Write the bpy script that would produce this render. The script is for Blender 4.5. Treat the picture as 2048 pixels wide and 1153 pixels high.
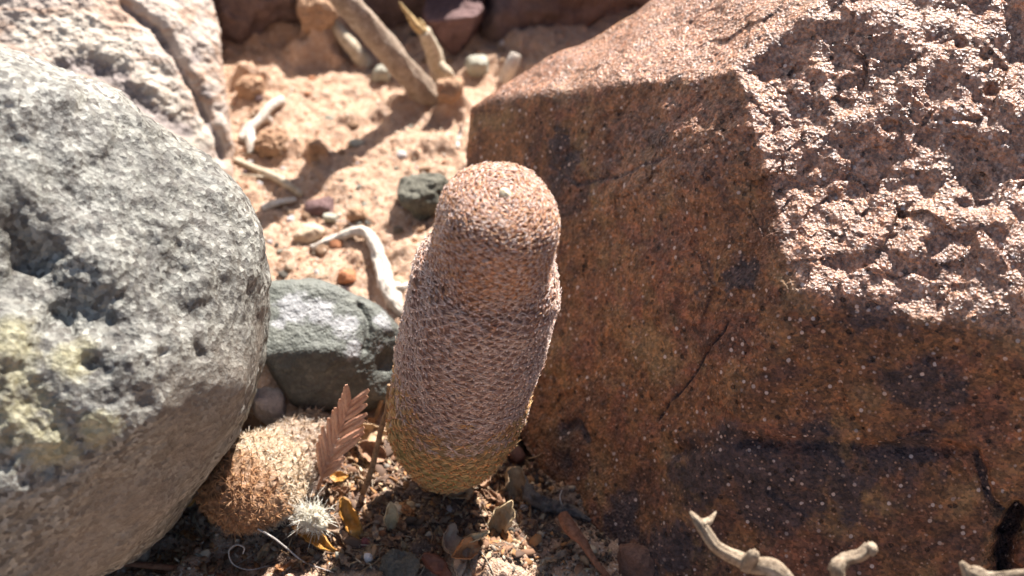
import bpy, math
import numpy as np

# ------------------------------------------------------------------ clear
for o in list(bpy.data.objects):
    bpy.data.objects.remove(o)
SC = bpy.context.scene
COL = SC.collection
S = 0.01                      # everything below is written in centimetres

# ------------------------------------------------------------------ camera
PITCH = math.radians(45.0)
CAM = np.array([0.0, -17.0, 20.0])
FPX = 1024.0 / math.tan(math.radians(22.5))
FWD = np.array([0, math.cos(PITCH), -math.sin(PITCH)])
UPV = np.array([0, math.sin(PITCH), math.cos(PITCH)])
cd = bpy.data.cameras.new('camera')
cam = bpy.data.objects.new('camera', cd)
COL.objects.link(cam)
cam.location = CAM * S
cam.rotation_euler = (math.pi / 2 - PITCH, 0, 0)
cd.sensor_width = 36.0
cd.lens = 18.0 / math.tan(math.radians(22.5))
cd.clip_start = 0.005
cd.clip_end = 100.0
cd.dof.use_dof = True
cd.dof.focus_distance = 20.8 * S
cd.dof.aperture_fstop = 21.0
SC.camera = cam

# ------------------------------------------------------------------ sky, sun, exposure
SUN_EL, SUN_AZ = math.radians(44.5), math.radians(26)
world = bpy.data.worlds.new('World')
SC.world = world
world.use_nodes = True
wt = world.node_tree
bg = wt.nodes['Background']
sky = wt.nodes.new('ShaderNodeTexSky')
sky.sky_type = 'NISHITA'
sky.sun_disc = False
sky.sun_elevation = SUN_EL
sky.sun_rotation = -SUN_AZ
sky.altitude = 600
sky.dust_density = 3.0
sky.ozone_density = 0.6
wt.links.new(sky.outputs[0], bg.inputs[0])
bg.inputs[1].default_value = 0.05
sd = bpy.data.lights.new('sun', 'SUN')
sd.energy = 5.0
sd.angle = math.radians(0.5)
sd.color = (1.0, 0.945, 0.895)
sun = bpy.data.objects.new('sun', sd)
COL.objects.link(sun)
SDIR = np.array([math.cos(SUN_EL) * math.sin(SUN_AZ), math.cos(SUN_EL) * math.cos(SUN_AZ), math.sin(SUN_EL)])
from mathutils import Vector, Matrix, kdtree
sun.rotation_euler = Vector(SDIR).to_track_quat('Z', 'Y').to_euler()
sun.location = SDIR * 2
SC.view_settings.view_transform = 'Standard'
SC.view_settings.look = 'None'
SC.view_settings.gamma = 1
SC.view_settings.use_curve_mapping = False
SC.view_settings.exposure = 1.55

# ------------------------------------------------------------------ helpers: geometry from the picture's rays
def ray(px, py):
    return np.array([(px - 1024) / FPX, 0, 0]) + FWD + UPV * ((576.5 - py) / FPX)
def at_z(px, py, z=0.0):
    d = ray(px, py)
    return CAM + d * ((z - CAM[2]) / d[2])
def at_y(px, py, y):
    d = ray(px, py)
    return CAM + d * ((y - CAM[1]) / d[1])
def at_t(px, py, t):
    return CAM + ray(px, py) * t
def unit(v):
    v = np.asarray(v, float)
    return v / np.linalg.norm(v)
def at_plane(px, py, n, p):
    d = ray(px, py)
    return CAM + d * (np.dot(n, np.asarray(p) - CAM) / np.dot(n, d))
def plane3(a, b, c, inside):
    n = unit(np.cross(np.subtract(b, a), np.subtract(c, a)))
    if np.dot(n, np.subtract(inside, a)) > 0:
        n = -n
    return n, np.asarray(a, float)

# ------------------------------------------------------------------ helpers: noise
_r = np.random.default_rng(5)
PERM = np.concatenate([_r.permutation(256)] * 3).astype(np.int64)
GR = _r.normal(size=(256, 3)); GR /= np.linalg.norm(GR, axis=1)[:, None]
def perlin(P, f=1.0, seed=0):
    P = np.asarray(P, float) * f + np.array([seed * 17.13 + 100, seed * 7.77 + 100, seed * 3.31 + 100])
    i = np.floor(P).astype(np.int64); t = P - i
    i &= 255
    u = t * t * t * (t * (t * 6 - 15) + 10)
    out = 0
    for dx in (0, 1):
        wx = u[:, 0] if dx else 1 - u[:, 0]
        for dy in (0, 1):
            wy = u[:, 1] if dy else 1 - u[:, 1]
            for dz in (0, 1):
                wz = u[:, 2] if dz else 1 - u[:, 2]
                h = PERM[PERM[PERM[i[:, 0] + dx] + i[:, 1] + dy] + i[:, 2] + dz]
                g = GR[h]
                out = out + wx * wy * wz * (g[:, 0] * (t[:, 0] - dx) + g[:, 1] * (t[:, 1] - dy) + g[:, 2] * (t[:, 2] - dz))
    return out * 1.5
def fbm(P, f=1.0, octv=4, gain=0.5, seed=0, ridged=False):
    a, s = 1.0, 0
    for k in range(octv):
        n = perlin(P, f, seed + k)
        s = s + a * ((0.5 - np.abs(n)) * 2 - 0.4 if ridged else n)
        a *= gain; f *= 2.03
    return s
def worley(P, f, seed=0):
    """distance to nearest jittered cell point, and a random value per cell"""
    P = np.asarray(P, float) * f + 60 + seed * 11.7
    i = np.floor(P).astype(np.int64); t = P - i
    best = np.full(len(P), 9.0); val = np.zeros(len(P))
    for dx in (-1, 0, 1):
        for dy in (-1, 0, 1):
            for dz in (-1, 0, 1):
                h = PERM[PERM[PERM[(i[:, 0] + dx) & 255] + ((i[:, 1] + dy) & 255)] + ((i[:, 2] + dz) & 255)]
                j = GR[h] * 0.35 + 0.5 + np.array([dx, dy, dz]) - t
                d = np.einsum('ij,ij->i', j, j)
                m = d < best
                best[m] = d[m]; val[m] = h[m] / 255.0
    return np.sqrt(best), val
def facets(P, f, seed=0):
    """broken planes: every cell is a little tilted facet"""
    Q = np.asarray(P, float) * f + 60 + seed * 11.7
    i = np.floor(Q).astype(np.int64); t = Q - i
    best = np.full(len(Q), 9.0); val = np.zeros(len(Q))
    for dx in (-1, 0, 1):
        for dy in (-1, 0, 1):
            for dz in (-1, 0, 1):
                h = PERM[PERM[PERM[(i[:, 0] + dx) & 255] + ((i[:, 1] + dy) & 255)] + ((i[:, 2] + dz) & 255)]
                j = GR[h] * 0.4 + 0.5 + np.array([dx, dy, dz]) - t
                d = np.einsum('ij,ij->i', j, j)
                m = d < best
                best[m] = d[m]
                val[m] = np.einsum('ij,ij->i', GR[(h[m] * 7 + 13) & 255], j[m]) + (h[m] / 255.0 - 0.5) * 0.5
    return val
def sstep(a, b, x):
    t = np.clip((x - a) / (b - a), 0, 1)
    return t * t * (3 - 2 * t)

# ------------------------------------------------------------------ helpers: mesh and objects
def mesh(name, V, faces, mat=None, attrs=None, smooth=True):
    V = np.ascontiguousarray(np.asarray(V, float) * S, dtype=np.float32)
    me = bpy.data.meshes.new(name)
    faces = [np.asarray(f, np.int32) for f in faces if len(f)]
    nl = sum(f.size for f in faces); nf = sum(len(f) for f in faces)
    me.vertices.add(len(V)); me.vertices.foreach_set('co', V.ravel())
    me.loops.add(nl); me.polygons.add(nf)
    me.loops.foreach_set('vertex_index', np.concatenate([f.ravel() for f in faces]))
    st = []; c = 0
    for f in faces:
        k = f.shape[1]
        st.append(np.arange(len(f)) * k + c); c += f.size
    me.polygons.foreach_set('loop_start', np.concatenate(st).astype(np.int32))
    me.update(calc_edges=True)
    me.validate()
    if smooth:
        me.polygons.foreach_set('use_smooth', np.ones(len(me.polygons), bool))
    for k, a in (attrs or {}).items():
        a = np.asarray(a, np.float32)
        if a.ndim == 1:
            at = me.attributes.new(k, 'FLOAT', 'POINT'); at.data.foreach_set('value', a)
        else:
            if a.shape[1] == 3:
                a = np.concatenate([a, np.ones((len(a), 1), np.float32)], 1)
            at = me.attributes.new(k, 'FLOAT_COLOR', 'POINT'); at.data.foreach_set('color', np.ascontiguousarray(a).ravel())
    if mat:
        me.materials.append(mat)
    return me
def link(name, me, parent=None, loc=None):
    o = bpy.data.objects.new(name, me)
    COL.objects.link(o)
    if parent is not None:
        o.parent = parent
    if loc is not None:
        o.location = np.asarray(loc, float) * S
    return o
def tag(o, label=None, cat=None, group=None, kind=None):
    if label: o['label'] = label
    if cat: o['category'] = cat
    if group: o['group'] = group
    if kind: o['kind'] = kind
    return o
def solid(name, V, faces, mat, base, attrs=None, smooth=True, parent=None):
    """mesh given in world cm, origin put at base"""
    me = mesh(name, np.asarray(V) - np.asarray(base), faces, mat, attrs, smooth)
    return link(name, me, parent, None if parent is not None else base)
def empty(name, base):
    o = bpy.data.objects.new(name, None)
    o.empty_display_size = 0.5 * S
    COL.objects.link(o)
    o.location = np.asarray(base, float) * S
    return o
def grid_faces(nu, nv, wrap_u=False, wrap_v=False):
    iu = np.arange(nu if wrap_u else nu - 1); iv = np.arange(nv if wrap_v else nv - 1)
    a, b = np.meshgrid(iu, iv, indexing='ij')
    a2 = (a + 1) % nu; b2 = (b + 1) % nv
    return np.stack([a * nv + b, a2 * nv + b, a2 * nv + b2, a * nv + b2], -1).reshape(-1, 4)
def grid_normals(V, F):
    n = np.zeros_like(V)
    q = V[F]
    c = np.cross(q[:, 2] - q[:, 0], q[:, 3 if F.shape[1] == 4 else 2] - q[:, 1])
    for k in range(F.shape[1]):
        for ax in range(3):
            n[:, ax] += np.bincount(F[:, k], c[:, ax], len(V))
    return n / (np.linalg.norm(n, axis=1)[:, None] + 1e-12)
def catmull(P, n):
    P = np.asarray(P, float)
    if len(P) == 2:
        t = np.linspace(0, 1, n)[:, None]
        return P[0] * (1 - t) + P[1] * t
    Q = np.vstack([2 * P[0] - P[1], P, 2 * P[-1] - P[-2]])
    u = np.linspace(0, len(P) - 1 - 1e-9, n)
    i = u.astype(int); t = (u - i)[:, None]
    a, b, c, d = Q[i], Q[i + 1], Q[i + 2], Q[i + 3]
    return 0.5 * (2 * b + (c - a) * t + (2 * a - 5 * b + 4 * c - d) * t ** 2 + (3 * b - a - 3 * c + d) * t ** 3)
def frames(C):
    T = np.gradient(C, axis=0); T /= np.linalg.norm(T, axis=1)[:, None]
    e = np.cross(T[0], [0.31, 0.2, 0.93]); e /= np.linalg.norm(e)
    E1 = np.zeros_like(C)
    for k in range(len(C)):
        e = e - T[k] * np.dot(e, T[k]); e /= np.linalg.norm(e)
        E1[k] = e
    return T, E1, np.cross(T, E1)
def tube(P, R, ns=10, n=24, bark=0.0, seed=0, stretch=0.35, freq=2.2, flat=1.0):
    """closed tapered tube; bark = relative depth of lengthwise ridges"""
    C = catmull(P, n)
    r = np.interp(np.linspace(0, 1, n), np.linspace(0, 1, len(R)), R)
    T, E1, E2 = frames(C)
    th = np.arange(ns) * 2 * math.pi / ns
    rad = np.cos(th)[None, :, None] * E1[:, None] + np.sin(th)[None, :, None] * E2[:, None] * flat
    L = np.concatenate([[0], np.cumsum(np.linalg.norm(np.diff(C, axis=0), axis=1))])
    rr = np.repeat(r[:, None], ns, 1)
    if bark:
        q = np.stack([np.cos(th)[None, :] * freq + 0 * L[:, None], np.sin(th)[None, :] * freq + 0 * L[:, None], (L / max(r.max(), 1e-3) * stretch)[:, None] + 0 * th[None, :]], -1).reshape(-1, 3)
        rr = rr * (1 + bark * fbm(q, 1.0, 3, 0.6, seed).reshape(n, ns))
    V = (C[:, None] + rad * rr[..., None]).reshape(-1, 3)
    V = np.vstack([V, C[0], C[-1]])
    F = grid_faces(n, ns, False, True)
    k = np.arange(ns); k2 = (k + 1) % ns
    c0, c1 = n * ns, n * ns + 1
    tri = np.vstack([np.stack([np.full(ns, c0), k, k2], 1), np.stack([np.full(ns, c1), (n - 1) * ns + k2, (n - 1) * ns + k], 1)])
    return V, F, tri
def join(parts):
    VV, Q, T = [], [], []; o = 0
    for V, q, t in parts:
        VV.append(V); Q.append(np.asarray(q).reshape(-1, 4) + o); T.append(np.asarray(t).reshape(-1, 3) + o); o += len(V)
    return np.vstack(VV), np.vstack(Q), np.vstack(T)
def shell(Gd, thick):
    """closed thin shell from a grid of points (nu,nv,3)"""
    nu, nv = Gd.shape[:2]
    V = Gd.reshape(-1, 3)
    F = grid_faces(nu, nv)
    N = grid_normals(V, F)
    n = len(V)
    W = np.vstack([V + N * thick / 2, V - N * thick / 2])
    id_ = np.arange(n).reshape(nu, nv)
    rim = np.concatenate([id_[0, :-1], id_[:-1, -1], id_[-1, :0:-1], id_[:0:-1, 0]])
    r2 = np.roll(rim, -1)
    side = np.stack([rim, rim + n, r2 + n, r2], 1)
    return W, np.vstack([F, F[:, ::-1] + n, side]), np.zeros((0, 3), int)
def polar_dirs(axis, nth, nph, front=0.72, fang=82):
    a = unit(axis)
    e1 = unit(np.cross(a, [0.1, 0.2, 1])); e2 = np.cross(a, e1)
    u = (np.arange(nth) + 0.5) / nth
    fa = math.radians(fang)
    th = np.where(u < front, u / front * fa, fa + (u - front) / (1 - front) * (math.pi - fa))
    ph = np.arange(nph) * 2 * math.pi / nph
    D = np.cos(th)[:, None, None] * a + np.sin(th)[:, None, None] * (np.cos(ph)[None, :, None] * e1 + np.sin(ph)[None, :, None] * e2)
    D = np.vstack([D.reshape(-1, 3), a, -a])
    F = grid_faces(nth, nph, False, True)
    k = np.arange(nph); k2 = (k + 1) % nph
    c0, c1 = nth * nph, nth * nph + 1
    T = np.vstack([np.stack([np.full(nph, c0), k, k2], 1), np.stack([np.full(nph, c1), (nth - 1) * nph + k2, (nth - 1) * nph + k], 1)])
    return D, F, T
def gauge(D, planes, center, p):
    """star-shaped rounded polyhedron: planes (n, point)"""
    g = []
    for n, q in planes:
        n = unit(n)
        d = np.dot(n, np.asarray(q) - center)
        g.append(np.maximum(D @ n, 0) / max(d, 1e-3))
    g = np.array(g)
    w = g ** p
    s = w.sum(0)
    return s ** (-1.0 / p), w / s
class Rock:
    def __init__(self, center, planes, p=24, axis=None, nth=120, nph=240, front=0.72, fang=82):
        self.c = np.asarray(center, float)
        self.D, self.F, self.T = polar_dirs(CAM - self.c if axis is None else axis, nth, nph, front, fang)
        r, self.w = gauge(self.D, planes, self.c, p)
        self.V = self.c + self.D * r[:, None]
    def normals(self):
        return grid_normals(self.V, self.F)
    def push(self, h):
        N = self.normals()
        N[-2:] = self.D[-2:]
        self.V = self.V + N * np.asarray(h)[:, None]
    def hit(self, px, py):
        """first surface point along the ray through a pixel"""
        d = ray(px, py); d = d / np.linalg.norm(d)
        q = self.V - CAM
        t = q @ d
        off = np.linalg.norm(q - t[:, None] * d, axis=1)
        k = np.argsort(off)[:40]
        k = k[off[k] < off[k[0]] + 0.12]
        return self.V[k[np.argmin(t[k])]]
    def blob(self, px, py, rad, power=2, P=None):
        c = self.hit(px, py)
        d = np.linalg.norm((self.V if P is None else P) - c, axis=1) / rad
        return np.exp(-d ** power)
    def build(self, name, mat, base, attrs=None):
        return solid(name, self.V, [self.F, self.T], mat, base, attrs)
def dist_poly(P, pts):
    best = np.full(len(P), 1e9)
    for a, b in zip(pts[:-1], pts[1:]):
        ab = b - a
        t = np.clip((P - a) @ ab / np.dot(ab, ab), 0, 1)
        best = np.minimum(best, np.linalg.norm(P - a - t[:, None] * ab, axis=1))
    return best

# ------------------------------------------------------------------ helpers: materials
class Mat:
    def __init__(self, name, rough=0.8, spec=0.35):
        self.m = bpy.data.materials.new(name); self.m.use_nodes = True
        self.t = self.m.node_tree
        self.b = self.t.nodes['Principled BSDF']
        self.b.inputs['Roughness'].default_value = rough
        self.b.inputs['Specular IOR Level'].default_value = spec
        tc = self.t.nodes.new('ShaderNodeTexCoord')
        mp = self.t.nodes.new('ShaderNodeMapping')
        mp.inputs['Scale'].default_value = (1 / S, 1 / S, 1 / S)
        self.t.links.new(tc.outputs['Object'], mp.inputs[0])
        self.co = mp.outputs[0]
        self.last_n = None
    def L(self, a, b):
        self.t.links.new(a, b)
    def put(self, sock, v):
        if hasattr(v, 'links') or isinstance(v, bpy.types.NodeSocket):
            self.L(v, sock)
        elif isinstance(v, (tuple, list)):
            sock.default_value = (*v, 1) if len(v) == 3 and len(sock.default_value) == 4 else v
        else:
            sock.default_value = v
    def scaled(self, sc, off=(0, 0, 0)):
        n = self.t.nodes.new('ShaderNodeMapping'); n.inputs['Scale'].default_value = sc; n.inputs['Location'].default_value = off
        self.L(self.co, n.inputs[0]); return n.outputs[0]
    def noise(self, f, detail=4, rough=0.55, dist=0.0, co=None):
        n = self.t.nodes.new('ShaderNodeTexNoise'); n.inputs['Scale'].default_value = f
        n.inputs['Detail'].default_value = detail; n.inputs['Roughness'].default_value = rough; n.inputs['Distortion'].default_value = dist
        self.L(co or self.co, n.inputs['Vector']); return n.outputs[0]
    def vor(self, f, out='Distance', feature='F1', rand=1.0, co=None):
        n = self.t.nodes.new('ShaderNodeTexVoronoi'); n.feature = feature; n.inputs['Scale'].default_value = f
        n.inputs['Randomness'].default_value = rand
        self.L(co or self.co, n.inputs['Vector']); return n.outputs[out]
    def attr(self, name, out='Color'):
        n = self.t.nodes.new('ShaderNodeAttribute'); n.attribute_name = name; return n.outputs[out]
    def ramp(self, fac, stops, interp='LINEAR'):
        n = self.t.nodes.new('ShaderNodeValToRGB'); n.color_ramp.interpolation = interp
        e = n.color_ramp.elements
        while len(e) > 1: e.remove(e[-1])
        for k, (p, c) in enumerate(stops):
            x = e[0] if k == 0 else e.new(p)
            x.position = p
            x.color = (c, c, c, 1) if isinstance(c, (int, float)) else (*c, 1)
        self.L(fac, n.inputs[0]); return n.outputs[0]
    def mix(self, fac, a, b, mode='MIX'):
        n = self.t.nodes.new('ShaderNodeMix'); n.data_type = 'RGBA'; n.blend_type = mode
        self.put(n.inputs[0], fac); self.put(n.inputs[6], a); self.put(n.inputs[7], b); return n.outputs[2]
    def math(self, op, a, b=0.0, clamp=False):
        n = self.t.nodes.new('ShaderNodeMath'); n.operation = op; n.use_clamp = clamp
        self.put(n.inputs[0], a); self.put(n.inputs[1], b); return n.outputs[0]
    def sep(self, col, ch=0):
        n = self.t.nodes.new('ShaderNodeSeparateColor'); self.L(col, n.inputs[0]); return n.outputs[ch]
    def color(self, c): self.put(self.b.inputs['Base Color'], c); return self
    def rough(self, r): self.put(self.b.inputs['Roughness'], r); return self
    def bump(self, h, dist, strength=1.0):
        n = self.t.nodes.new('ShaderNodeBump'); n.inputs['Distance'].default_value = dist * S; n.inputs['Strength'].default_value = strength
        self.L(h, n.inputs['Height'])
        if self.last_n: self.L(self.last_n, n.inputs['Normal'])
        self.last_n = n.outputs[0]
        self.L(self.last_n, self.b.inputs['Normal']); return self
    def sub(self, w, radius):
        self.b.inputs['Subsurface Weight'].default_value = w
        self.b.inputs['Subsurface Radius'].default_value = radius
        self.b.inputs['Subsurface Scale'].default_value = S
        return self

def sand_material():
    m = Mat('dry_sand', 0.9, 0.25)
    soil_shade = m.attr('soil_shade', 'Fac')  # dark soil mask, also carrying painted shade near the cactus
    n1 = m.noise(0.7, 5, 0.6)
    base = m.ramp(n1, [(0.3, (0.38, 0.235, 0.155)), (0.5, (0.46, 0.305, 0.215)), (0.72, (0.52, 0.37, 0.275))])
    grain = m.sep(m.vor(26, 'Color'), 0)
    gcol = m.ramp(grain, [(0.0, (0.20, 0.11, 0.07)), (0.15, (0.46, 0.28, 0.17)), (0.6, (0.5, 0.32, 0.2)), (0.86, (0.52, 0.36, 0.25)), (0.95, (0.72, 0.62, 0.52))])
    sand = m.mix(0.45, base, gcol)
    n2 = m.noise(3.0, 5, 0.7)
    dirt_shade = m.ramp(n2, [(0.25, (0.07, 0.046, 0.035)), (0.5, (0.16, 0.108, 0.08)), (0.75, (0.25, 0.175, 0.13))])
    dirt_shade = m.mix(0.35, dirt_shade, m.ramp(m.sep(m.vor(30, 'Color'), 1), [(0, (0.05, 0.03, 0.025)), (0.6, (0.14, 0.09, 0.07)), (0.9, (0.33, 0.25, 0.2))]))
    sf = m.math('ADD', soil_shade, m.math('MULTIPLY', m.math('SUBTRACT', n2, 0.5), 1.0))
    m.color(m.mix(m.ramp(sf, [(0.4, 0.0), (0.62, 1.0)]), sand, dirt_shade))
    m.bump(m.noise(5, 6, 0.7), 0.10, 0.8)
    m.bump(m.vor(26), 0.028, 0.9)
    return m.m
def brown_rock_material():
    m = Mat('brown_volcanic_rock', 0.5, 0.5)
    big = m.noise(0.5, 6, 0.62, 0.6)
    base = m.ramp(big, [(0.28, (0.07, 0.046, 0.042)), (0.40, (0.155, 0.077, 0.05)), (0.50, (0.25, 0.125, 0.06)), (0.58, (0.22, 0.10, 0.062)), (0.66, (0.14, 0.07, 0.049)), (0.78, (0.105, 0.068, 0.062))])
    mid = m.noise(3.2, 5, 0.65)
    base = m.mix(0.75, base, m.ramp(mid, [(0.25, (0.35, 0.33, 0.36)), (0.5, (0.85, 0.82, 0.8)), (0.75, (1.35, 1.15, 1.0))]), 'MULTIPLY')
    yel = m.ramp(m.noise(0.8, 4, 0.6, 0.4, m.scaled((1, 1, 1), (5, 2, 8))), [(0.52, 0.0), (0.66, 1.0)])
    base = m.mix(m.math('MULTIPLY', yel, 0.6), base, (0.29, 0.19, 0.09))
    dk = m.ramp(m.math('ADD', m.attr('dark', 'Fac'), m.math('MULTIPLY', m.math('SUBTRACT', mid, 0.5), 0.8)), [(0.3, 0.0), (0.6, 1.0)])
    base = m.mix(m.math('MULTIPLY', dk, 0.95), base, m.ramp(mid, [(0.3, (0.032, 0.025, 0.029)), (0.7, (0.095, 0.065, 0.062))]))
    # lighter crystalline face, with sheen painted in as pale colour
    lit = m.attr('crystal_sheen', 'Fac')
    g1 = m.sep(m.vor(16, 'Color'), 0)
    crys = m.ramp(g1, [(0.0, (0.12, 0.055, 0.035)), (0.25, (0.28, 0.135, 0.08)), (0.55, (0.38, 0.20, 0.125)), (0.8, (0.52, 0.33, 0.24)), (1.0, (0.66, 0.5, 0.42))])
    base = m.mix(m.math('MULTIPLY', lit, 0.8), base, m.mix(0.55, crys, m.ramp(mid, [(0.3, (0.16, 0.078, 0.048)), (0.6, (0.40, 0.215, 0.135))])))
    # small grains
    gr = m.sep(m.vor(19, 'Color'), 1)
    base = m.mix(0.5, base, m.ramp(gr, [(0.0, (0.25, 0.22, 0.22)), (0.5, (0.95, 0.95, 0.95)), (1.0, (1.9, 1.7, 1.55))]), 'MULTIPLY')
    base = m.mix(0.45, base, m.ramp(m.sep(m.vor(9, 'Color'), 2), [(0.0, (0.3, 0.28, 0.28)), (0.5, (1, 1, 1)), (1.0, (1.6, 1.4, 1.25))]), 'MULTIPLY')
    # pale phenocrysts and dark pits
    sel = m.sep(m.vor(6.0, 'Color'), 0); ds = m.vor(6.0)
    spot = m.math('MULTIPLY', m.ramp(m.math('ADD', ds, m.math('MULTIPLY', m.noise(12, 2), 0.18)), [(0.25, 1.0), (0.34, 0.0)]), m.ramp(sel, [(0.5, 0.0), (0.85, 1.0)]))
    base = m.mix(spot, base, (0.56, 0.43, 0.37))
    sel2 = m.sep(m.vor(13, 'Color'), 2); ds2 = m.vor(13)
    spot2 = m.math('MULTIPLY', m.ramp(ds2, [(0.2, 1.0), (0.34, 0.0)]), m.ramp(sel2, [(0.76, 0.0), (0.78, 1.0)]))
    base = m.mix(m.math('MULTIPLY', spot2, 0.7), base, (0.45, 0.27, 0.19))
    co2 = m.scaled((1, 1, 1), (3.3, 7.1, 1.7))
    sel3 = m.sep(m.vor(5.5, 'Color', co=co2), 1); ds3 = m.vor(5.5, co=co2)
    pit = m.math('MULTIPLY', m.ramp(ds3, [(0.16, 1.0), (0.27, 0.0)]), m.ramp(sel3, [(0.6, 0.0), (0.7, 1.0)]))
    base = m.mix(m.math('MULTIPLY', pit, 0.75), base, (0.03, 0.018, 0.014))
    m.color(base)
    m.rough(m.math('ADD', m.ramp(m.noise(9, 3), [(0.3, 0.16), (0.7, 0.36)]), m.math('MULTIPLY', m.math('SUBTRACT', 1.0, lit), 0.25)))
    m.put(m.b.inputs['Specular IOR Level'], m.math('ADD', 0.25, m.math('MULTIPLY', lit, 0.5)))
    m.bump(m.math('SUBTRACT', 1.0, pit), 0.06, 1.0)
    m.bump(m.noise(7, 6, 0.7), 0.055, 0.9)
    m.bump(m.vor(17), 0.035, 0.8)
    return m.m
def boulder_material():
    m = Mat('grey_granular_boulder', 0.55, 0.5)
    n = m.noise(0.55, 5, 0.6)
    base = m.ramp(n, [(0.3, (0.14, 0.135, 0.115)), (0.5, (0.21, 0.205, 0.18)), (0.7, (0.26, 0.25, 0.225))])
    cell = m.vor(13, 'Color')
    base = m.mix(0.75, base, m.ramp(m.sep(cell, 0), [(0.0, (0.10, 0.075, 0.07)), (0.16, (0.36, 0.30, 0.26)), (0.4, (0.8, 0.78, 0.74)), (0.7, (1.15, 1.15, 1.12)), (0.93, (1.75, 1.75, 1.72))]), 'MULTIPLY')
    med = m.noise(2.2, 5, 0.65)
    base = m.mix(0.75, base, m.ramp(med, [(0.28, (0.35, 0.32, 0.33)), (0.5, (0.95, 0.95, 0.95)), (0.72, (1.25, 1.25, 1.2))]), 'MULTIPLY')
    li = m.ramp(m.math('ADD', m.attr('lichen', 'Fac'), m.math('MULTIPLY', m.math('SUBTRACT', med, 0.5), 1.3)), [(0.35, 0.0), (0.75, 1.0)])
    base = m.mix(m.math('MULTIPLY', li, 0.6), base, m.mix(0.5, (0.40, 0.36, 0.17), m.ramp(m.sep(cell, 1), [(0.2, (0.22, 0.19, 0.10)), (0.8, (0.5, 0.46, 0.28))])))
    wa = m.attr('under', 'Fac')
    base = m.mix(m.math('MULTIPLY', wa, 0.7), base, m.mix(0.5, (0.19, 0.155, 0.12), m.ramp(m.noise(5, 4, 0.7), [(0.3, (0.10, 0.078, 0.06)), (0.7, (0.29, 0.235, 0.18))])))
    m.color(base)
    m.bump(m.vor(13), 0.022, 0.6)
    m.bump(m.noise(4.5, 6, 0.7), 0.07, 0.7)
    m.bump(m.noise(14, 5, 0.65), 0.05, 0.8)
    return m.m
def vein_rock_material():
    m = Mat('pale_veined_rock', 0.7, 0.4)
    co = m.scaled((0.5, 1.2, 1.6))
    n = m.noise(1.1, 6, 0.6, 0.8, co)
    base = m.ramp(n, [(0.25, (0.30, 0.21, 0.16)), (0.42, (0.42, 0.285, 0.205)), (0.52, (0.47, 0.39, 0.325)), (0.66, (0.40, 0.315, 0.26)), (0.8, (0.36, 0.33, 0.30))])
    wh = m.ramp(m.math('ADD', m.attr('white', 'Fac'), m.math('MULTIPLY', m.math('SUBTRACT', m.noise(2.5, 5, 0.7), 0.5), 0.9)), [(0.35, 0.0), (0.65, 1.0)])
    base = m.mix(m.math('MULTIPLY', wh, 0.8), base, m.ramp(m.noise(4, 4), [(0.3, (0.42, 0.35, 0.27)), (0.65, (0.56, 0.51, 0.43))]))
    gr = m.ramp(m.math('ADD', m.attr('grey', 'Fac'), m.math('MULTIPLY', m.math('SUBTRACT', m.noise(3.1, 5, 0.7), 0.5), 0.8)), [(0.35, 0.0), (0.6, 1.0)])
    base = m.mix(gr, base, m.ramp(m.noise(7, 4), [(0.3, (0.16, 0.13, 0.115)), (0.7, (0.36, 0.30, 0.27))]))
    m.color(base)
    m.bump(m.noise(6, 6, 0.7), 0.10, 0.7)
    m.bump(m.vor(12), 0.03, 0.5)
    return m.m
def green_stone_material():
    m = Mat('dark_green_grey_stone', 0.62, 0.4)
    n = m.noise(1.6, 6, 0.65)
    base = m.ramp(n, [(0.3, (0.050, 0.052, 0.047)), (0.5, (0.080, 0.083, 0.076)), (0.7, (0.125, 0.124, 0.108))])
    sp = m.vor(14, 'Color')
    base = m.mix(0.5, base, m.ramp(m.sep(sp, 0), [(0, (0.6, 0.6, 0.6)), (0.6, (1, 1, 1)), (1, (1.7, 1.7, 1.6))]), 'MULTIPLY')
    tp = m.attr('top_tint', 'Fac')
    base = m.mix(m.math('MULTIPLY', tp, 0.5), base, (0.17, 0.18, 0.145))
    f = m.math('ADD', m.attr('crust', 'Fac'), m.math('MULTIPLY', m.math('SUBTRACT', m.noise(4.5, 6, 0.72), 0.5), 1.4))
    base = m.mix(m.math('MULTIPLY', m.ramp(f, [(0.42, 0.0), (0.66, 1.0)]), 0.7), base, m.ramp(m.noise(8, 3), [(0.3, (0.26, 0.26, 0.27)), (0.7, (0.5, 0.49, 0.49))]))
    m.color(base)
    m.bump(m.noise(5, 6, 0.65), 0.06, 0.7)
    m.bump(m.vor(20), 0.02, 0.5)
    return m.m
def stone_material(name, c0, c1, f=3.0, rough=0.75, speck=0.3, bump=0.05):
    m = Mat(name, rough, 0.35)
    base = m.ramp(m.noise(f, 6, 0.65), [(0.28, c0), (0.72, c1)])
    base = m.mix(speck, base, m.ramp(m.sep(m.vor(22, 'Color'), 0), [(0, (0.45, 0.42, 0.4)), (0.6, (1, 1, 1)), (1, (1.5, 1.45, 1.4))]), 'MULTIPLY')
    m.color(base)
    m.bump(m.noise(f * 2.2, 6, 0.68), bump, 0.9)
    m.bump(m.vor(24), 0.018, 0.6)
    return m.m
def wood_material(name, c0, c1, c2, rough=0.75):
    m = Mat(name, rough, 0.25)
    base = m.ramp(m.noise(4, 6, 0.7), [(0.25, c0), (0.5, c1), (0.75, c2)])
    base = m.mix(0.8, base, m.ramp(m.noise(13, 5, 0.7), [(0.32, (0.35, 0.29, 0.25)), (0.5, (0.9, 0.88, 0.86)), (0.65, (1.1, 1.1, 1.1))]), 'MULTIPLY')
    m.color(base)
    m.bump(m.noise(14, 6, 0.75), 0.05, 1.0)
    return m.m
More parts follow.
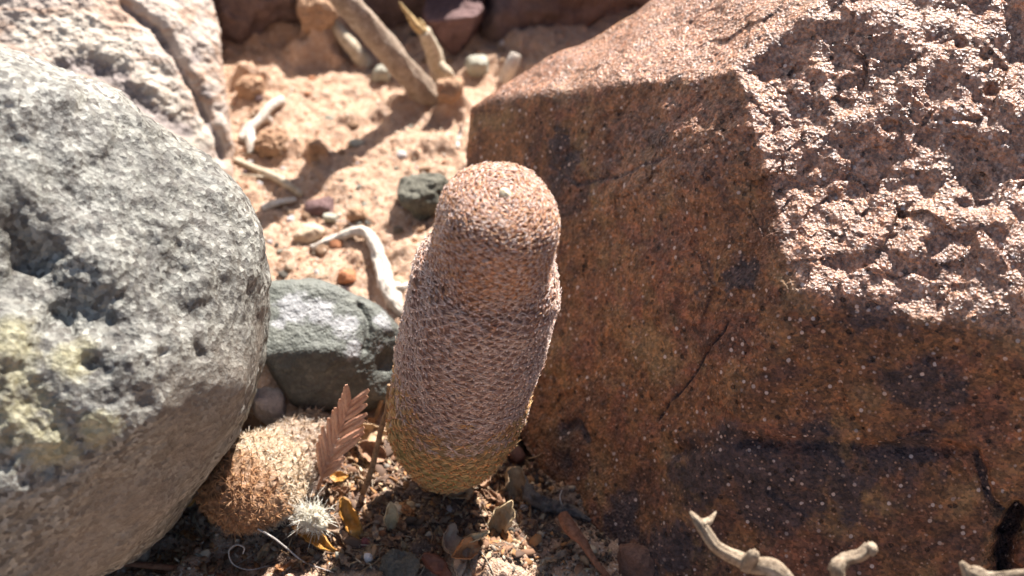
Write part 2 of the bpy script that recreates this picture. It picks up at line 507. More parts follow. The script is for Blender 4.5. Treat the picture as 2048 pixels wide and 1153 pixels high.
def leaf_material(name, c0, c1, f=5, rough=0.6, bump=0.02, trans=0.0):
    m = Mat(name, rough, 0.35)
    base = m.ramp(m.noise(f, 5, 0.65), [(0.28, c0), (0.72, c1)])
    base = m.mix(0.4, base, m.ramp(m.noise(22, 3), [(0.3, (0.6, 0.55, 0.5)), (0.65, (1.1, 1.1, 1.1))]), 'MULTIPLY')
    m.color(base)
    if trans: m.b.inputs['Transmission Weight'].default_value = 0.0
    m.bump(m.noise(18, 4, 0.6), bump, 0.8)
    return m.m
def attr_material(name, rough=0.55, spec=0.4, noisef=0):
    m = Mat(name, rough, spec)
    c = m.attr('col')
    if noisef:
        c = m.mix(0.6, c, m.ramp(m.noise(noisef, 4, 0.65), [(0.3, (0.6, 0.6, 0.6)), (0.7, (1.3, 1.3, 1.3))]), 'MULTIPLY')
        m.bump(m.noise(noisef * 2, 4, 0.6), 0.02, 0.7)
    m.color(c)
    return m.m

# ------------------------------------------------------------------ the ground
# clods and hollows modelled into the sand: x, y, radius, height
def GX(px, py):
    return at_z(px, py, 0)[:2]
LUMPS = []
for px, py, r, h in [(655, 95, 0.55, 0.95), (600, 110, 0.45, 0.5), (690, 70, 0.5, 0.6), (500, 175, 0.38, 0.7), (640, 305, 0.30, 0.62), (652, 330, 0.24, 0.25),
                     (475, 60, 0.7, 0.5), (560, 60, 0.6, 0.45), (905, 215, 0.42, 0.55), (830, 200, 0.5, 0.45), (770, 215, 0.35, 0.35), (700, 230, 0.4, 0.25),
                     (580, 300, 0.35, 0.3), (880, 290, 0.35, 0.35), (545, 180, 0.4, 0.25), (990, 120, 0.6, 0.35), (1080, 90, 0.9, 0.4),
                     (720, 520, 0.5, 0.22), (640, 560, 0.45, 0.18), (590, 510, 0.35, 0.15), (800, 510, 0.3, 0.18),
                     (985, 1150, 0.62, 0.55), (935, 1120, 0.3, 0.2), (1150, 1100, 0.5, 0.18), (830, 1010, 0.4, -0.12), (1010, 960, 0.5, -0.2),
                     (480, 1120, 0.7, -0.35), (330, 1060, 0.8, -0.3), (1085, 880, 0.8, -0.55), (1050, 800, 0.9, -0.5)]:
    x, y = GX(px, py)
    LUMPS.append((x, y, r, h))
def gz(x, y):
    x = np.atleast_1d(np.asarray(x, float)); y = np.atleast_1d(np.asarray(y, float))
    P = np.stack([x, y, 0 * x], 1)
    w = np.clip(1 - (np.hypot(x, y - 4) - 30) / 60, 0.15, 1)
    z = fbm(P, 0.16, 3, 0.5, 1) * 0.35 + fbm(P, 0.9, 4, 0.55, 3) * 0.13
    for lx, ly, r, h in LUMPS:
        dx = (x - lx); dy = (y - ly)
        d = np.sqrt(dx * dx + dy * dy) / r
        m = d < 3
        if m.any():
            q = P[m]
            d2 = d[m] * (1 + 0.5 * perlin(q, 1.9, 9))
            z[m] += h * np.exp(-np.maximum(d2, 0) ** 2.6)
    return z * w
def gpt(px, py, lift=0.0):
    x, y = GX(px, py)
    for _ in range(4):
        z = gz(x, y)[0]
        p = at_z(px, py, z); x, y = p[0], p[1]
    return np.array([x, y, gz(x, y)[0] + lift])

def make_ground():
    def axis(lo, hi, st):
        core = np.arange(lo, hi + 1e-6, st)
        out = []; x = st
        tot = 0
        while tot < 500:
            x *= 1.32; tot += x; out.append(tot)
        out = np.array(out)
        return np.concatenate([lo - out[::-1], core, hi + out])
    xs = axis(-9.5, 6.5, 0.038); ys = axis(-7, 17.5, 0.048)
    X, Y = np.meshgrid(xs, ys, indexing='ij')
    x, y = X.ravel(), Y.ravel()
    z = gz(x, y)
    core = (np.abs(x + 1.5) < 9) & (y > -8) & (y < 18.5)
    P = np.stack([x, y, z], 1)
    q = P[core]
    z[core] += fbm(q, 3.4, 4, 0.6, 12) * 0.045
    d, v = worley(q, 2.6, 3)
    z[core] += np.where(v > 0.45, 1, 0) * np.maximum(0.40 - d, 0) * 0.42 * sstep(0.45, 0.8, v)
    z[core] += fbm(q, 1.3, 3, 0.6, 19, ridged=True) * 0.045
    P[:, 2] = z
    soil_shade = np.exp(-(((x + 1.4) / 4.2) ** 2 + ((y + 3.0) / 1.9) ** 2) ** 1.5) * 1.1
    soil_shade *= 1 - 0.95 * np.exp(-(((x - GX(985, 1145)[0]) / 0.8) ** 2 + ((y - GX(985, 1145)[1]) / 0.5) ** 2))
    soil_shade *= 1 - 0.55 * np.exp(-(((x - 1.2) / 0.9) ** 2 + ((y + 3.7) / 0.9) ** 2))
    soil_shade = np.maximum(soil_shade, 1.0 * np.exp(-(((x - GX(1085, 880)[0]) / 1.5) ** 2 + ((y - GX(1085, 880)[1]) / 1.8) ** 2)))  # shade of the gap between cactus and rock, painted as dark ground
    soil_shade = np.maximum(soil_shade, 0.95 * np.exp(-(((x + 2.9) / 1.1) ** 2 + ((y + 1.7) / 0.9) ** 2)))  # shaded patch by the dark stone, painted into the ground colour
    me = mesh('sandy_ground', P, [grid_faces(len(xs), len(ys))], sand_material(), {'soil_shade': soil_shade})
    tag(link('sandy_ground', me), kind='structure')
make_ground()

# ------------------------------------------------------------------ the large rocks
def make_brown_rock():
    c = np.array([5.0, 1.6, 3.2])
    V = at_t(1600, 590, 20.5)
    nG = unit([-0.775, -0.405, 0.485])
    A = at_plane(935, 222, nG, V); K = at_plane(1090, 185, nG, V); B = at_t(1480, 160, 21.8)
    nF = unit([-0.36, -0.80, 0.48])
    W = at_plane(2048, 665, nF, V)
    G = plane3(V, B, K, c)
    F1 = (nF, V)
    R = plane3(V, W, B, c)
    e = B - A
    nT = np.array([0, 0.12, 0.82]); nT[0] = -(nT[1] * e[1] + nT[2] * e[2]) / e[0]
    T = (unit(nT), K)
    Q = at_plane(1290, 0, T[0], K)
    Q2 = at_plane(1130, 95, T[0], K)
    BL = plane3(A + np.array([-0.1, 0.1, 0]), Q, np.array([1.6, 10.5, 0.0]), c)
    left = plane3(A, A + np.array([0.30, -0.2, -3.2]), A + np.array([0.7, 2.2, -1.6]), c)
    cap = (unit([0.1, 0.5, 0.86]), np.array([8.6, 2.8, 9.5]))
    planes = [G, F1, R, T, BL, left, cap, ([1, 0, 0], [14, 0, 0]), ([0.25, 0.95, -0.1], [5, 9.5, 3]), ([0, 0, -1], [0, 0, -0.6]), ([0.75, -0.65, 0.1], [12.5, -2.5, 3])]
    rk = Rock(c, planes, 110, nth=560, nph=860, front=0.8, fang=86)
    w = rk.w
    wR = w[2]; wT = w[3]; wG = w[0]; wF = w[1]
    P = rk.V.copy()
    # left ridge facet, gentle undulation of the faces
    h = fbm(P, 0.3, 3, 0.5, 21) * 0.13 + fbm(P, 0.8, 3, 0.5, 22) * 0.05
    h += wR * (fbm(P, 0.75, 3, 0.55, 31) * 0.20)
    # stepped chips on the rough face
    d, v = worley(P + 0.25 * np.stack([perlin(P, 1.3, 5), perlin(P, 1.3, 6), perlin(P, 1.3, 7)], 1), 1.5, 2)
    PWp = P + 0.15 * np.stack([perlin(P, 1.7, 5), perlin(P, 1.7, 6), perlin(P, 1.7, 7)], 1)
    h += (wR * 0.105 + wT * 0.04 + wG * 0.035 + wF * 0.05) * facets(PWp, 0.75, 3)
    h += (wR * 0.045 + wT * 0.015 + wG * 0.012 + wF * 0.015) * facets(PWp, 2.1, 5)
    # the band of grazing light under the top edge, rough with crystals
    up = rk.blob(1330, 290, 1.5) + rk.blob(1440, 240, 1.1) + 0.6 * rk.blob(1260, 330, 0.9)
    h += 0.32 * rk.blob(1400, 330, 0.95) + 0.16 * rk.blob(1290, 390, 0.6)
    # a faint upright rib on the left facet
    rib = dist_poly(P, [rk.hit(1088, 190), rk.hit(1100, 335), rk.hit(1140, 560), rk.hit(1160, 900)])
    h += 0.06 * np.exp(-(rib / 0.35) ** 2)
    # ledge along the lower face
    led = dist_poly(P, [rk.hit(1330, 905), rk.hit(1500, 890), rk.hit(1700, 905), rk.hit(1930, 920)])
    h -= 0.12 * np.exp(-(led / 0.12) ** 2)
    rk.push(h)
    P = rk.V.copy()
    rough = np.clip(0.42 + wR * 0.08 + 0.4 * np.minimum(up, 1) - wT * 0.12, 0, 1.0)
    h = fbm(P, 2.6, 4, 0.6, 41) * 0.065 * rough
    h += fbm(P, 1.6, 3, 0.6, 43, ridged=True) * 0.015 * wR
    d, v = worley(P, 6.0, 4)
    h -= np.maximum(0.30 - d, 0) * (v > 0.80) * 0.14
    d, v = worley(P, 2.2, 9)
    h -= np.maximum(0.34 - d, 0) * (v > 0.88) * 0.45 * wR
    d, v = worley(P, 9.0, 14)
    h += (0.5 - d) * 0.02 * rough
    # cracks
    crack = np.zeros(len(P))
    for pts, wd, dp in [([(1455, 640), (1440, 665), (1420, 690), (1405, 712), (1390, 740), (1368, 765), (1350, 790), (1330, 812), (1310, 840)], 0.026, 0.07),
                        ([(1935, 915), (1960, 960), (1975, 1010), (2005, 1040)], 0.08, 0.16),
                        ([(2040, 1050), (2020, 1100), (2005, 1190)], 0.16, 0.7),
                        ([(1240, 1105), (1262, 1130), (1270, 1153)], 0.07, 0.2),
                        ([(1085, 330), (1150, 370), (1240, 350), (1330, 310)], 0.05, 0.04),
                        ([(1120, 860), (1150, 850), (1165, 880)], 0.10, 0.10)]:
        dd = dist_poly(P, [rk.hit(*q) for q in pts])
        ck = np.exp(-(dd * (1 + 0.5 * perlin(P, 5, 3)) / wd) ** 2)
        h -= dp * ck
        crack = np.maximum(crack, ck)
    rk.push(h)
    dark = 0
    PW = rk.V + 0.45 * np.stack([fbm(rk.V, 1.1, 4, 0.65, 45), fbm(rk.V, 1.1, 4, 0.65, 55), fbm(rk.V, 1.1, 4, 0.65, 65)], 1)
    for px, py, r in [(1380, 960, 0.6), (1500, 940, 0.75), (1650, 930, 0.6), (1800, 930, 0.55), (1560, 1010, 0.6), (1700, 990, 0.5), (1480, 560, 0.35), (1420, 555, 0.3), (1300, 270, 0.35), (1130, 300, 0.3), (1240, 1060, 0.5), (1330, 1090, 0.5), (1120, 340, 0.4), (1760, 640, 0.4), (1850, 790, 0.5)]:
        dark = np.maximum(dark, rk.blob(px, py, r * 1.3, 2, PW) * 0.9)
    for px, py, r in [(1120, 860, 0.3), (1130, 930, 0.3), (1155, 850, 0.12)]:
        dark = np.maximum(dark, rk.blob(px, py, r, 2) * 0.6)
    crystal_sheen = np.clip(wR * 1.1 + 0.3 * np.minimum(up, 1) + wT * 0.95, 0, 1)  # crystals, plus painted paleness for sheen on the top and grazing-lit band
    o = rk.build('brown_rock', brown_rock_material(), [4.5, 0, 0], {'dark': np.maximum(dark, 0.9 * crack), 'crystal_sheen': crystal_sheen})
    tag(o, 'large rusty brown angular rock with a dark front face beside the tall cactus', 'rock')
make_brown_rock()

def make_boulder():
    c = np.array([-8.6, -4.0, 4.6])
    planes = []
    def tangent(px, py, off):
        """plane whose silhouette passes the ray through a pixel, tilted back by off"""
        d = unit(ray(px, py))
        t = np.dot(c - CAM, d)
        q = CAM + d * t
        n = unit(q - c)
        planes.append((n, q))
        return n, q
    for px, py in [(565, 625), (528, 450), (430, 325), (300, 218), (150, 128), (0, 98), (548, 735), (470, 885), (330, 1030), (150, 1160)]:
        tangent(px, py, 0)
    v = unit(CAM - c)
    planes += [(v, c + v * 3.4), (unit(v + np.array([0.75, 0.1, 0.25])), c + unit(v + np.array([0.75, 0.1, 0.25])) * 3.9), (unit(v + [0.2, 0.0, 0.8]), c + unit(v + [0.2, 0, 0.8]) * 4.2),
               (unit(v + [0.4, -0.3, -0.8]), c + unit(v + [0.4, -0.3, -0.8]) * 3.3), (-v, c - v * 4.4), ([-1, 0, 0], c - [5, 0, 0]), ([0, 0, -1], [0, 0, -0.5]),
               ([0, -1, 0], c - [0, 4.4, 0]), ([-0.6, -0.5, 0.6], c + np.array([-0.6, -0.5, 0.6]) * 4.6), ([0, 1, 0], c + [0, 3.6, 0]), ([0, 0, 1], c + [0, 0, 4.9])]
    rk = Rock(c, planes, 20, nth=330, nph=600, front=0.78, fang=95)
    rk.V = c + (rk.V - c) * 1.04
    P = rk.V.copy()
    h = fbm(P, 0.35, 3, 0.5, 51) * 0.22
    dents = [(95, 560, 0.55, 0.42), (150, 640, 0.40, 0.42), (40, 530, 0.40, 0.25), (200, 600, 0.3, 0.18), (330, 700, 0.16, 0.16), (400, 700, 0.14, 0.12), (190, 735, 0.18, 0.16), (30, 260, 0.25, 0.14), (110, 275, 0.3, 0.08), (420, 360, 0.18, 0.10),
             (110, 935, 0.15, 0.15), (290, 790, 0.18, 0.08), (60, 480, 0.3, 0.15), (330, 560, 0.3, 0.08), (180, 440, 0.35, 0.07), (380, 640, 0.3, 0.1)]
    for px, py, r, dp in dents:
        h -= 0.8 * dp * rk.blob(px, py, r, 2.0, P + 0.12 * np.stack([perlin(P, 2.2, 61), perlin(P, 2.2, 62), perlin(P, 2.2, 63)], 1))
    rk.push(h)
    P = rk.V.copy()
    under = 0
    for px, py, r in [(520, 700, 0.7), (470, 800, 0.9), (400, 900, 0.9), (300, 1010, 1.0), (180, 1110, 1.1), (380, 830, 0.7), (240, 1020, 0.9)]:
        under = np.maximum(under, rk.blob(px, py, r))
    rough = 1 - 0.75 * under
    h = fbm(P, 1.7, 4, 0.55, 71) * 0.07 * rough
    d, v2 = worley(P, 4.2, 12)
    h += (0.5 - d) * 0.035 * rough * (0.4 + v2)
    rk.push(h)
    li = 0
    for px, py, r in [(60, 830, 0.7), (150, 720, 0.4), (30, 680, 0.5), (110, 900, 0.5), (200, 870, 0.4), (20, 760, 0.5)]:
        li = np.maximum(li, 0.8 * rk.blob(px, py, r))
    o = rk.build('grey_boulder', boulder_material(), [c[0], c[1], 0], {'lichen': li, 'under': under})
    tag(o, 'large rounded grey boulder with pitted speckled surface and pale yellow lichen', 'boulder')
make_boulder()

def make_vein_rock():
    c = np.array([-10.5, 8.5, 2.4])
    e0 = at_y(428, 60, 9.5); e1 = at_y(462, 330, 6.6); e2 = at_y(440, 175, 8.2)
    top_n = unit([0.22, -0.42, 0.88])
    tp = at_y(330, 120, 7.6)
    planes = [(top_n, tp), (unit([0.97, 0.228, -0.07]), e2), (unit([0.62, -0.35, 0.68]), at_y(385, 90, 8.4)),
              (unit([0.1, 0.1, 0.99]), [-9, 12, 7.2]), ([-1, 0, 0.1], [-16, 8, 2]), ([0, 1, 0.1], [-10, 14, 2]), ([0, 0, -1], [0, 0, -0.5]), (unit([0.2, -0.93, 0.25]), [-9, 2.4, 1.5])]
    rk = Rock(c, planes, 60, nth=300, nph=520, front=0.8, fang=88)
    P = rk.V.copy()
    h = fbm(P, 0.3, 3, 0.5, 81) * 0.25
    groove = [rk.hit(*q) for q in [(245, 0), (300, 40), (345, 90), (375, 150), (405, 195), (432, 250), (452, 310)]]
    dg = dist_poly(P, groove)
    cut = [rk.hit(*q) for q in [(120, 128), (180, 132), (230, 145), (270, 190), (320, 225), (380, 260)]]
    dc = dist_poly(P, cut)
    rk.push(h - 0.26 * np.exp(-(dg / 0.15) ** 2) - 0.13 * np.exp(-(dc / 0.28) ** 2))
    P = rk.V.copy()
    white = 0
    for px, py, r in [(150, 70, 1.0), (230, 110, 0.9), (300, 160, 0.8), (350, 210, 0.7), (400, 260, 0.5), (60, 60, 0.6)]:
        white = np.maximum(white, 0.8 * rk.blob(px, py, r))
    kn, kv = worley(P, 3.2, 22)
    rk.push(fbm(P, 1.6, 4, 0.6, 91) * 0.09 + white * np.maximum(0.5 - kn, 0) * 0.16)
    grey = np.maximum(0.8 * np.exp(-(dc / 0.30) ** 2), 0.9 * np.exp(-(dg / 0.10) ** 2))
    for px, py, r in [(395, 110, 0.35), (420, 180, 0.3), (200, 150, 0.4)]:
        grey = np.maximum(grey, 0.6 * rk.blob(px, py, r))
    o = rk.build('veined_rock', vein_rock_material(), [c[0], c[1], 0], {'white': white, 'grey': grey})
    tag(o, 'pale pink and white veined rock with a dark groove behind the grey boulder', 'rock')
make_vein_rock()

def simple_rock(name, mat, center, planes, p, seed, label, cat, amp=(0.1, 0.03), f=(0.8, 3.0), nth=90, nph=160, group=None, attrs=None, ridged=False, base=None):
    rk = Rock(center, planes, p, nth=nth, nph=nph)
    rk.push(fbm(rk.V, f[0], 3, 0.5, seed) * amp[0])
    rk.push(fbm(rk.V, f[1], 4, 0.6, seed + 7) * amp[1])
    a = {k: fn(rk) for k, fn in (attrs or {}).items()}
    o = rk.build(name, mat, center * np.array([1, 1, 0]) if base is None else base, a)
    return tag(o, label, cat, group)

# the dark green-grey stone wedged between boulder and cactus
def make_green_stone():
    c = np.array([-3.75, 0.05, 0.75])
    planes = []
    for px, py in [(500, 530), (575, 535), (655, 562), (720, 600), (770, 628), (806, 655), (812, 720), (782, 795), (730, 830), (650, 818), (575, 785), (500, 740), (470, 620)]:
        d = unit(ray(px, py)); q = CAM + d * np.dot(c - CAM, d)
        planes.append((unit(q - c), q))
    v = unit(CAM - c)
    for off, r in (((0, -0.45, -0.42), 0.88), ((0.1, -0.9, -0.6), 1.0), ((0.7, -0.2, -0.1), 1.05), ((-0.1, 0.15, 0.55), 1.22), ((0.35, 0.2, 0.6), 1.15), ((0, 0, -0.9), 1.0)):
        n = unit(v + np.array(off)); planes.append((n, c + n * r))
    planes += [(-v, c - v * 1.3), ([0, 0, -1], [0, 0, -0.4])]
    rk = Rock(c, planes, 26, nth=240, nph=400, front=0.8)
    rk.V = c + (rk.V - c) * 1.03
    P = rk.V
    h = fbm(P, 0.7, 3, 0.5, 101) * 0.07
    cr = dist_poly(P, [rk.hit(*q) for q in [(722, 605), (738, 635), (742, 665), (735, 700)]])
    nt = rk.blob(780, 725, 0.22, 3) * 0.12
    rk.push(h - 0.10 * np.exp(-(cr / 0.07) ** 2) - nt)
    rk.push(fbm(rk.V, 4, 4, 0.6, 105) * 0.022)
    crust = 0
    for px, py, r, a in [(590, 610, 0.45, 0.9), (640, 620, 0.4, 0.85), (690, 650, 0.4, 0.8), (710, 700, 0.32, 0.7), (560, 640, 0.3, 0.7), (770, 640, 0.28, 0.8), (765, 690, 0.2, 0.6), (740, 600, 0.2, 0.4)]:
        crust = np.maximum(crust, a * rk.blob(px, py, r))
    top_tint = np.clip(rk.normals()[:, 2] * 1.6 - 0.6, 0, 1)  # lighter grey-green tint where the surface faces up
    o = rk.build('dark_stone', green_stone_material(), [c[0], c[1], 0], {'crust': crust, 'top_tint': top_tint})
    tag(o, 'smooth dark green grey stone with white crust wedged behind the tall cactus', 'stone')
make_green_stone()

# rocks at the back, their shaded sides towards the camera
DARK = stone_material('shaded_purple_rock', (0.09, 0.06, 0.055), (0.2, 0.13, 0.11), 1.2, 0.8, 0.4, 0.12)
for k, (x, y, sx, sy, sz, lab) in enumerate([
        (-7.4, 15.3, 2.6, 2.2, 3.4, 'purplish brown rock in shade at the back behind the broken twig'),
        (-3.2, 16.7, 2.6, 2.8, 4.2, 'broad purple grey rock in shade behind the upright stone'),
        (2.2, 16.4, 3.1, 2.6, 4.6, 'dark brown rock in shade behind the large rusty brown rock')]):
    c = np.array([x, y, 1.6])
    pl = [([1, -0.15, 0.15], c + [sx, 0, 0]), ([-1, -0.1, 0.2], c - [sx, 0, 0]), ([0.12 * (k - 1), -1, 0.22], c - [0, sy, 0]), ([0.4, -0.85, -0.25], c + np.array([0.5 * sx, -0.9 * sy, -0.2])),
          ([0, 1, 0.1], c + [0, sy, 0]), ([0.1, 0.1, 1], c + [0, 0, sz - 1.6]), ([0, 0, -1], [0, 0, -0.4]), ([0.2 - 0.3 * k, -0.7, 0.7], c + np.array([0, -sy * 0.6, (sz - 1.6) * 0.75]))]
    simple_rock('background_rock', DARK, c, pl, 16, 120 + k, lab, 'rock', (0.4, 0.12), (0.5, 2.0), 110, 200)

# ------------------------------------------------------------------ cactus builder
def spines_mesh(B, D, Bend, L, R, C0, C1):
    n = len(B)
    a = np.cross(D, np.array([0.3, 0.5, 0.81])); a /= np.linalg.norm(a, axis=1)[:, None]
    b = np.cross(D, a)
    V = []; C = []
    for t, rr in ((0.0, 1.0), (0.4, 0.9), (0.75, 0.6)):
        cen = B + D * (L * t)[:, None] + Bend * (L * t * t)[:, None]
        for k in range(3):
            an = k * 2.0944
            V.append(cen + (a * math.cos(an) + b * math.sin(an)) * (R * rr)[:, None])
            C.append(C0 * (1 - t) + C1 * t)
    V.append(B + D * L[:, None] + Bend * L[:, None]); C.append(C1)
    V = np.stack(V, 1); C = np.stack(C, 1)
    q, tr = [], []
    for r in range(2):
        for k in range(3):
            q.append((r * 3 + k, r * 3 + (k + 1) % 3, r * 3 + 3 + (k + 1) % 3, r * 3 + 3 + k))
    for k in range(3):
        tr.append((6 + k, 6 + (k + 1) % 3, 9))
    off = (np.arange(n) * 10)[:, None, None]
    return V.reshape(-1, 3), (np.array(q)[None] + off).reshape(-1, 4), (np.array(tr)[None] + off).reshape(-1, 3), C.reshape(-1, 3)

def pick(rng, pal, n):
    pal = np.array(pal, float)
    c = pal[rng.integers(0, len(pal), n)]
    return c * rng.uniform(0.75, 1.2, (n, 1))

def make_cactus(root, axis_pts, prof, dome, seed, spacing, spine, body_cols, band_cols, mats, wob=0.03, tub=0.05, areole=True):
    rng = np.random.default_rng(seed)
    M = 260
    C = catmull(axis_pts, M)
    T, E1, E2 = frames(C)
    L = np.linalg.norm(np.diff(C, axis=0), axis=1).sum()
    tt = np.linspace(0, 1, 700)
    # cosine spacing towards the apex
    tt = np.sin(tt * math.pi / 2) ** 0.8
    t0, pw = dome
    r0 = np.interp(min(t0, 1), *zip(*prof))
    def prof_r(t):
        r = np.interp(t, *zip(*prof))
        x = np.clip((t - t0) / (1 - t0), 0, 1)
        return r * (1 - x ** pw) ** (1 / pw)
    k = np.ones(15) / 15
    rr = prof_r(tt)
    body = tt < t0
    rs = np.convolve(np.pad(rr, 7, 'edge'), k, 'valid')
    rr = np.where(tt < t0 - 0.02, rs, rr)
    def surf(t, th):
        u = t * (M - 1)
        i = np.clip(u.astype(int), 0, M - 2); f = (u - i)[:, None]
        c = C[i] * (1 - f) + C[i + 1] * f
        a, b, ax = E1[i], E2[i], T[i]
        rad = np.cos(th)[:, None] * a + np.sin(th)[:, None] * b
        r = np.interp(t, tt, rr)
        q = np.stack([np.cos(th) * 1.1, np.sin(th) * 1.1, t * L * 0.75], 1)
        r = r * (1 + wob * fbm(q, 1.0, 3, 0.6, seed) * 2)
        return c + rad * r[:, None], rad, ax
    # arc length from the apex and areole spiral
    dz = np.diff(tt) * L; dr = np.diff(rr); ds = np.sqrt(dz ** 2 + dr ** 2)
    mid = (rr[1:] + rr[:-1]) / 2; tm = (tt[1:] + tt[:-1]) / 2
    sp = np.interp(tm, *zip(*spacing))
    dn = 2 * math.pi * mid * ds / (sp * sp * 0.95)
    cn = np.concatenate([[0], np.cumsum(dn[::-1])])
    N = int(cn[-1])
    ids = np.arange(N) + 0.5
    ta = np.interp(ids, cn, tt[::-1])
    tha = ids * math.radians(137.508) + rng.normal(0, 0.02, N)
    P, rad, ax = surf(ta, tha)
    e = 1e-3
    Pu, _, _ = surf(np.clip(ta + e, 0, 1), tha); Pd, _, _ = surf(np.clip(ta - e, 0, 1), tha)
    U = Pu - Pd; U /= np.linalg.norm(U, axis=1)[:, None] + 1e-12
    Pw, _, _ = surf(ta, tha + 0.02); Pw2, _, _ = surf(ta, tha - 0.02)
    Wd = Pw - Pw2; Wd /= np.linalg.norm(Wd, axis=1)[:, None] + 1e-12
    Nn = np.cross(Wd, U); Nn /= np.linalg.norm(Nn, axis=1)[:, None] + 1e-12
    s = np.sign(np.einsum('ij,ij->i', Nn, rad + 0.6 * ax)); Nn *= s[:, None]
    spa = np.interp(ta, *zip(*spacing))
    # body
    nt, nth = 330, 260
    tg = np.concatenate([np.linspace(0, t0, 230), t0 + (1 - t0) * np.sin(np.linspace(0, 1, 101)[1:] * math.pi / 2)])
    TT, TH = np.meshgrid(tg, np.arange(nth) * 2 * math.pi / nth, indexing='ij')
    V, vr, vx = surf(TT.ravel(), TH.ravel())
    F = grid_faces(len(tg), nth, False, True)
    Nv = grid_normals(V, F)
    sgn = np.sign((Nv * vr).sum(1).mean()); Nv *= sgn
    if sgn < 0: F = F[:, ::-1]
    kd = kdtree.KDTree(N)
    for i in range(N): kd.insert(P[i], i)
    kd.balance()
    dd = np.array([kd.find(v)[2] for v in V])
    hs = np.interp(TT.ravel(), *zip(*spacing))
    V = V + Nv * (tub * np.exp(-(dd / (hs * 0.4)) ** 2))[:, None]
    bt, bc = zip(*body_cols)
    bc = np.array(bc)
    tb = TT.ravel() + 0.03 * perlin(V, 1.2, seed + 3)
    col = np.stack([np.interp(tb, bt, bc[:, j]) for j in range(3)], 1)
    col *= (0.55 + 0.5 * np.exp(-(dd / (hs * 0.45)) ** 2))[:, None]
    base = np.array(root.location) / S
    ob = solid('body', V, [F], mats[0], base, {'col': col}, parent=root)
    # spines
    Bl, Dl, El, Ll, Rl, c0, c1 = [], [], [], [], [], [], []
    for i in range(N):
        t = ta[i]
        sk = spine(t, rng)
        m = sk['n']
        side = np.where(np.arange(m) % 2 == 0, 1.0, -1.0)
        al = rng.uniform(sk['lo'], sk['hi'], m)
        el = rng.uniform(*sk['lift'], m)
        d = (np.cos(al) * side)[:, None] * Wd[i] + np.sin(al)[:, None] * U[i]
        d = d * np.cos(el)[:, None] + Nn[i] * np.sin(el)[:, None]
        B = P[i] + Nn[i] * tub * 0.8 + U[i] * (rng.uniform(-0.5, 0.5, m) * spa[i] * 0.28)[:, None]
        Bl.append(B); Dl.append(d); El.append(np.repeat((-Nn[i] * sk['bend'])[None], m, 0))
        Ll.append(rng.uniform(0.7, 1.15, m) * sk['len']); Rl.append(np.full(m, sk['rad']))
        c0.append(pick(rng, sk['root'], m)); c1.append(pick(rng, sk['tip'], m))
    Vs, Q, Tr, Cs = spines_mesh(np.vstack(Bl), np.vstack(Dl), np.vstack(El), np.concatenate(Ll), np.concatenate(Rl), np.vstack(c0), np.vstack(c1))
    tag(solid('spines', Vs, [Q, Tr], mats[1], base, {'col': Cs}, parent=root), kind='stuff')
    # areole pads
    if areole:
        o8 = np.array([[1, 0, 0], [-1, 0, 0], [0, 1, 0], [0, -1, 0], [0, 0, 1], [0, 0, -1]], float)
        f8 = np.array([[0, 2, 4], [2, 1, 4], [1, 3, 4], [3, 0, 4], [2, 0, 5], [1, 2, 5], [3, 1, 5], [0, 3, 5]])
        sz = spa * 0.135
        loc = (o8[None, :, 0, None] * Wd[:, None] * 0.8 + o8[None, :, 1, None] * U[:, None] * 1.5 + o8[None, :, 2, None] * Nn[:, None] * 0.9) * sz[:, None, None]
        Va = (P + Nn * (tub * 1.0 + 0.018))[:, None] + loc
        ct, cc = zip(*band_cols); cc = np.array(cc)
        ac = np.stack([np.interp(ta, ct, cc[:, j]) for j in range(3)], 1) * rng.uniform(0.7, 1.25, (N, 1))
        Fa = (f8[None] + (np.arange(N) * 6)[:, None, None]).reshape(-1, 3)
        tag(solid('areoles', Va.reshape(-1, 3), [Fa], mats[1], base, {'col': np.repeat(ac, 6, 0)}, parent=root), kind='stuff')
    return C, T, N

BODY = attr_material('cactus_skin', 0.6, 0.3, 6)
SPINE = attr_material('cactus_spine', 0.45, 0.45)

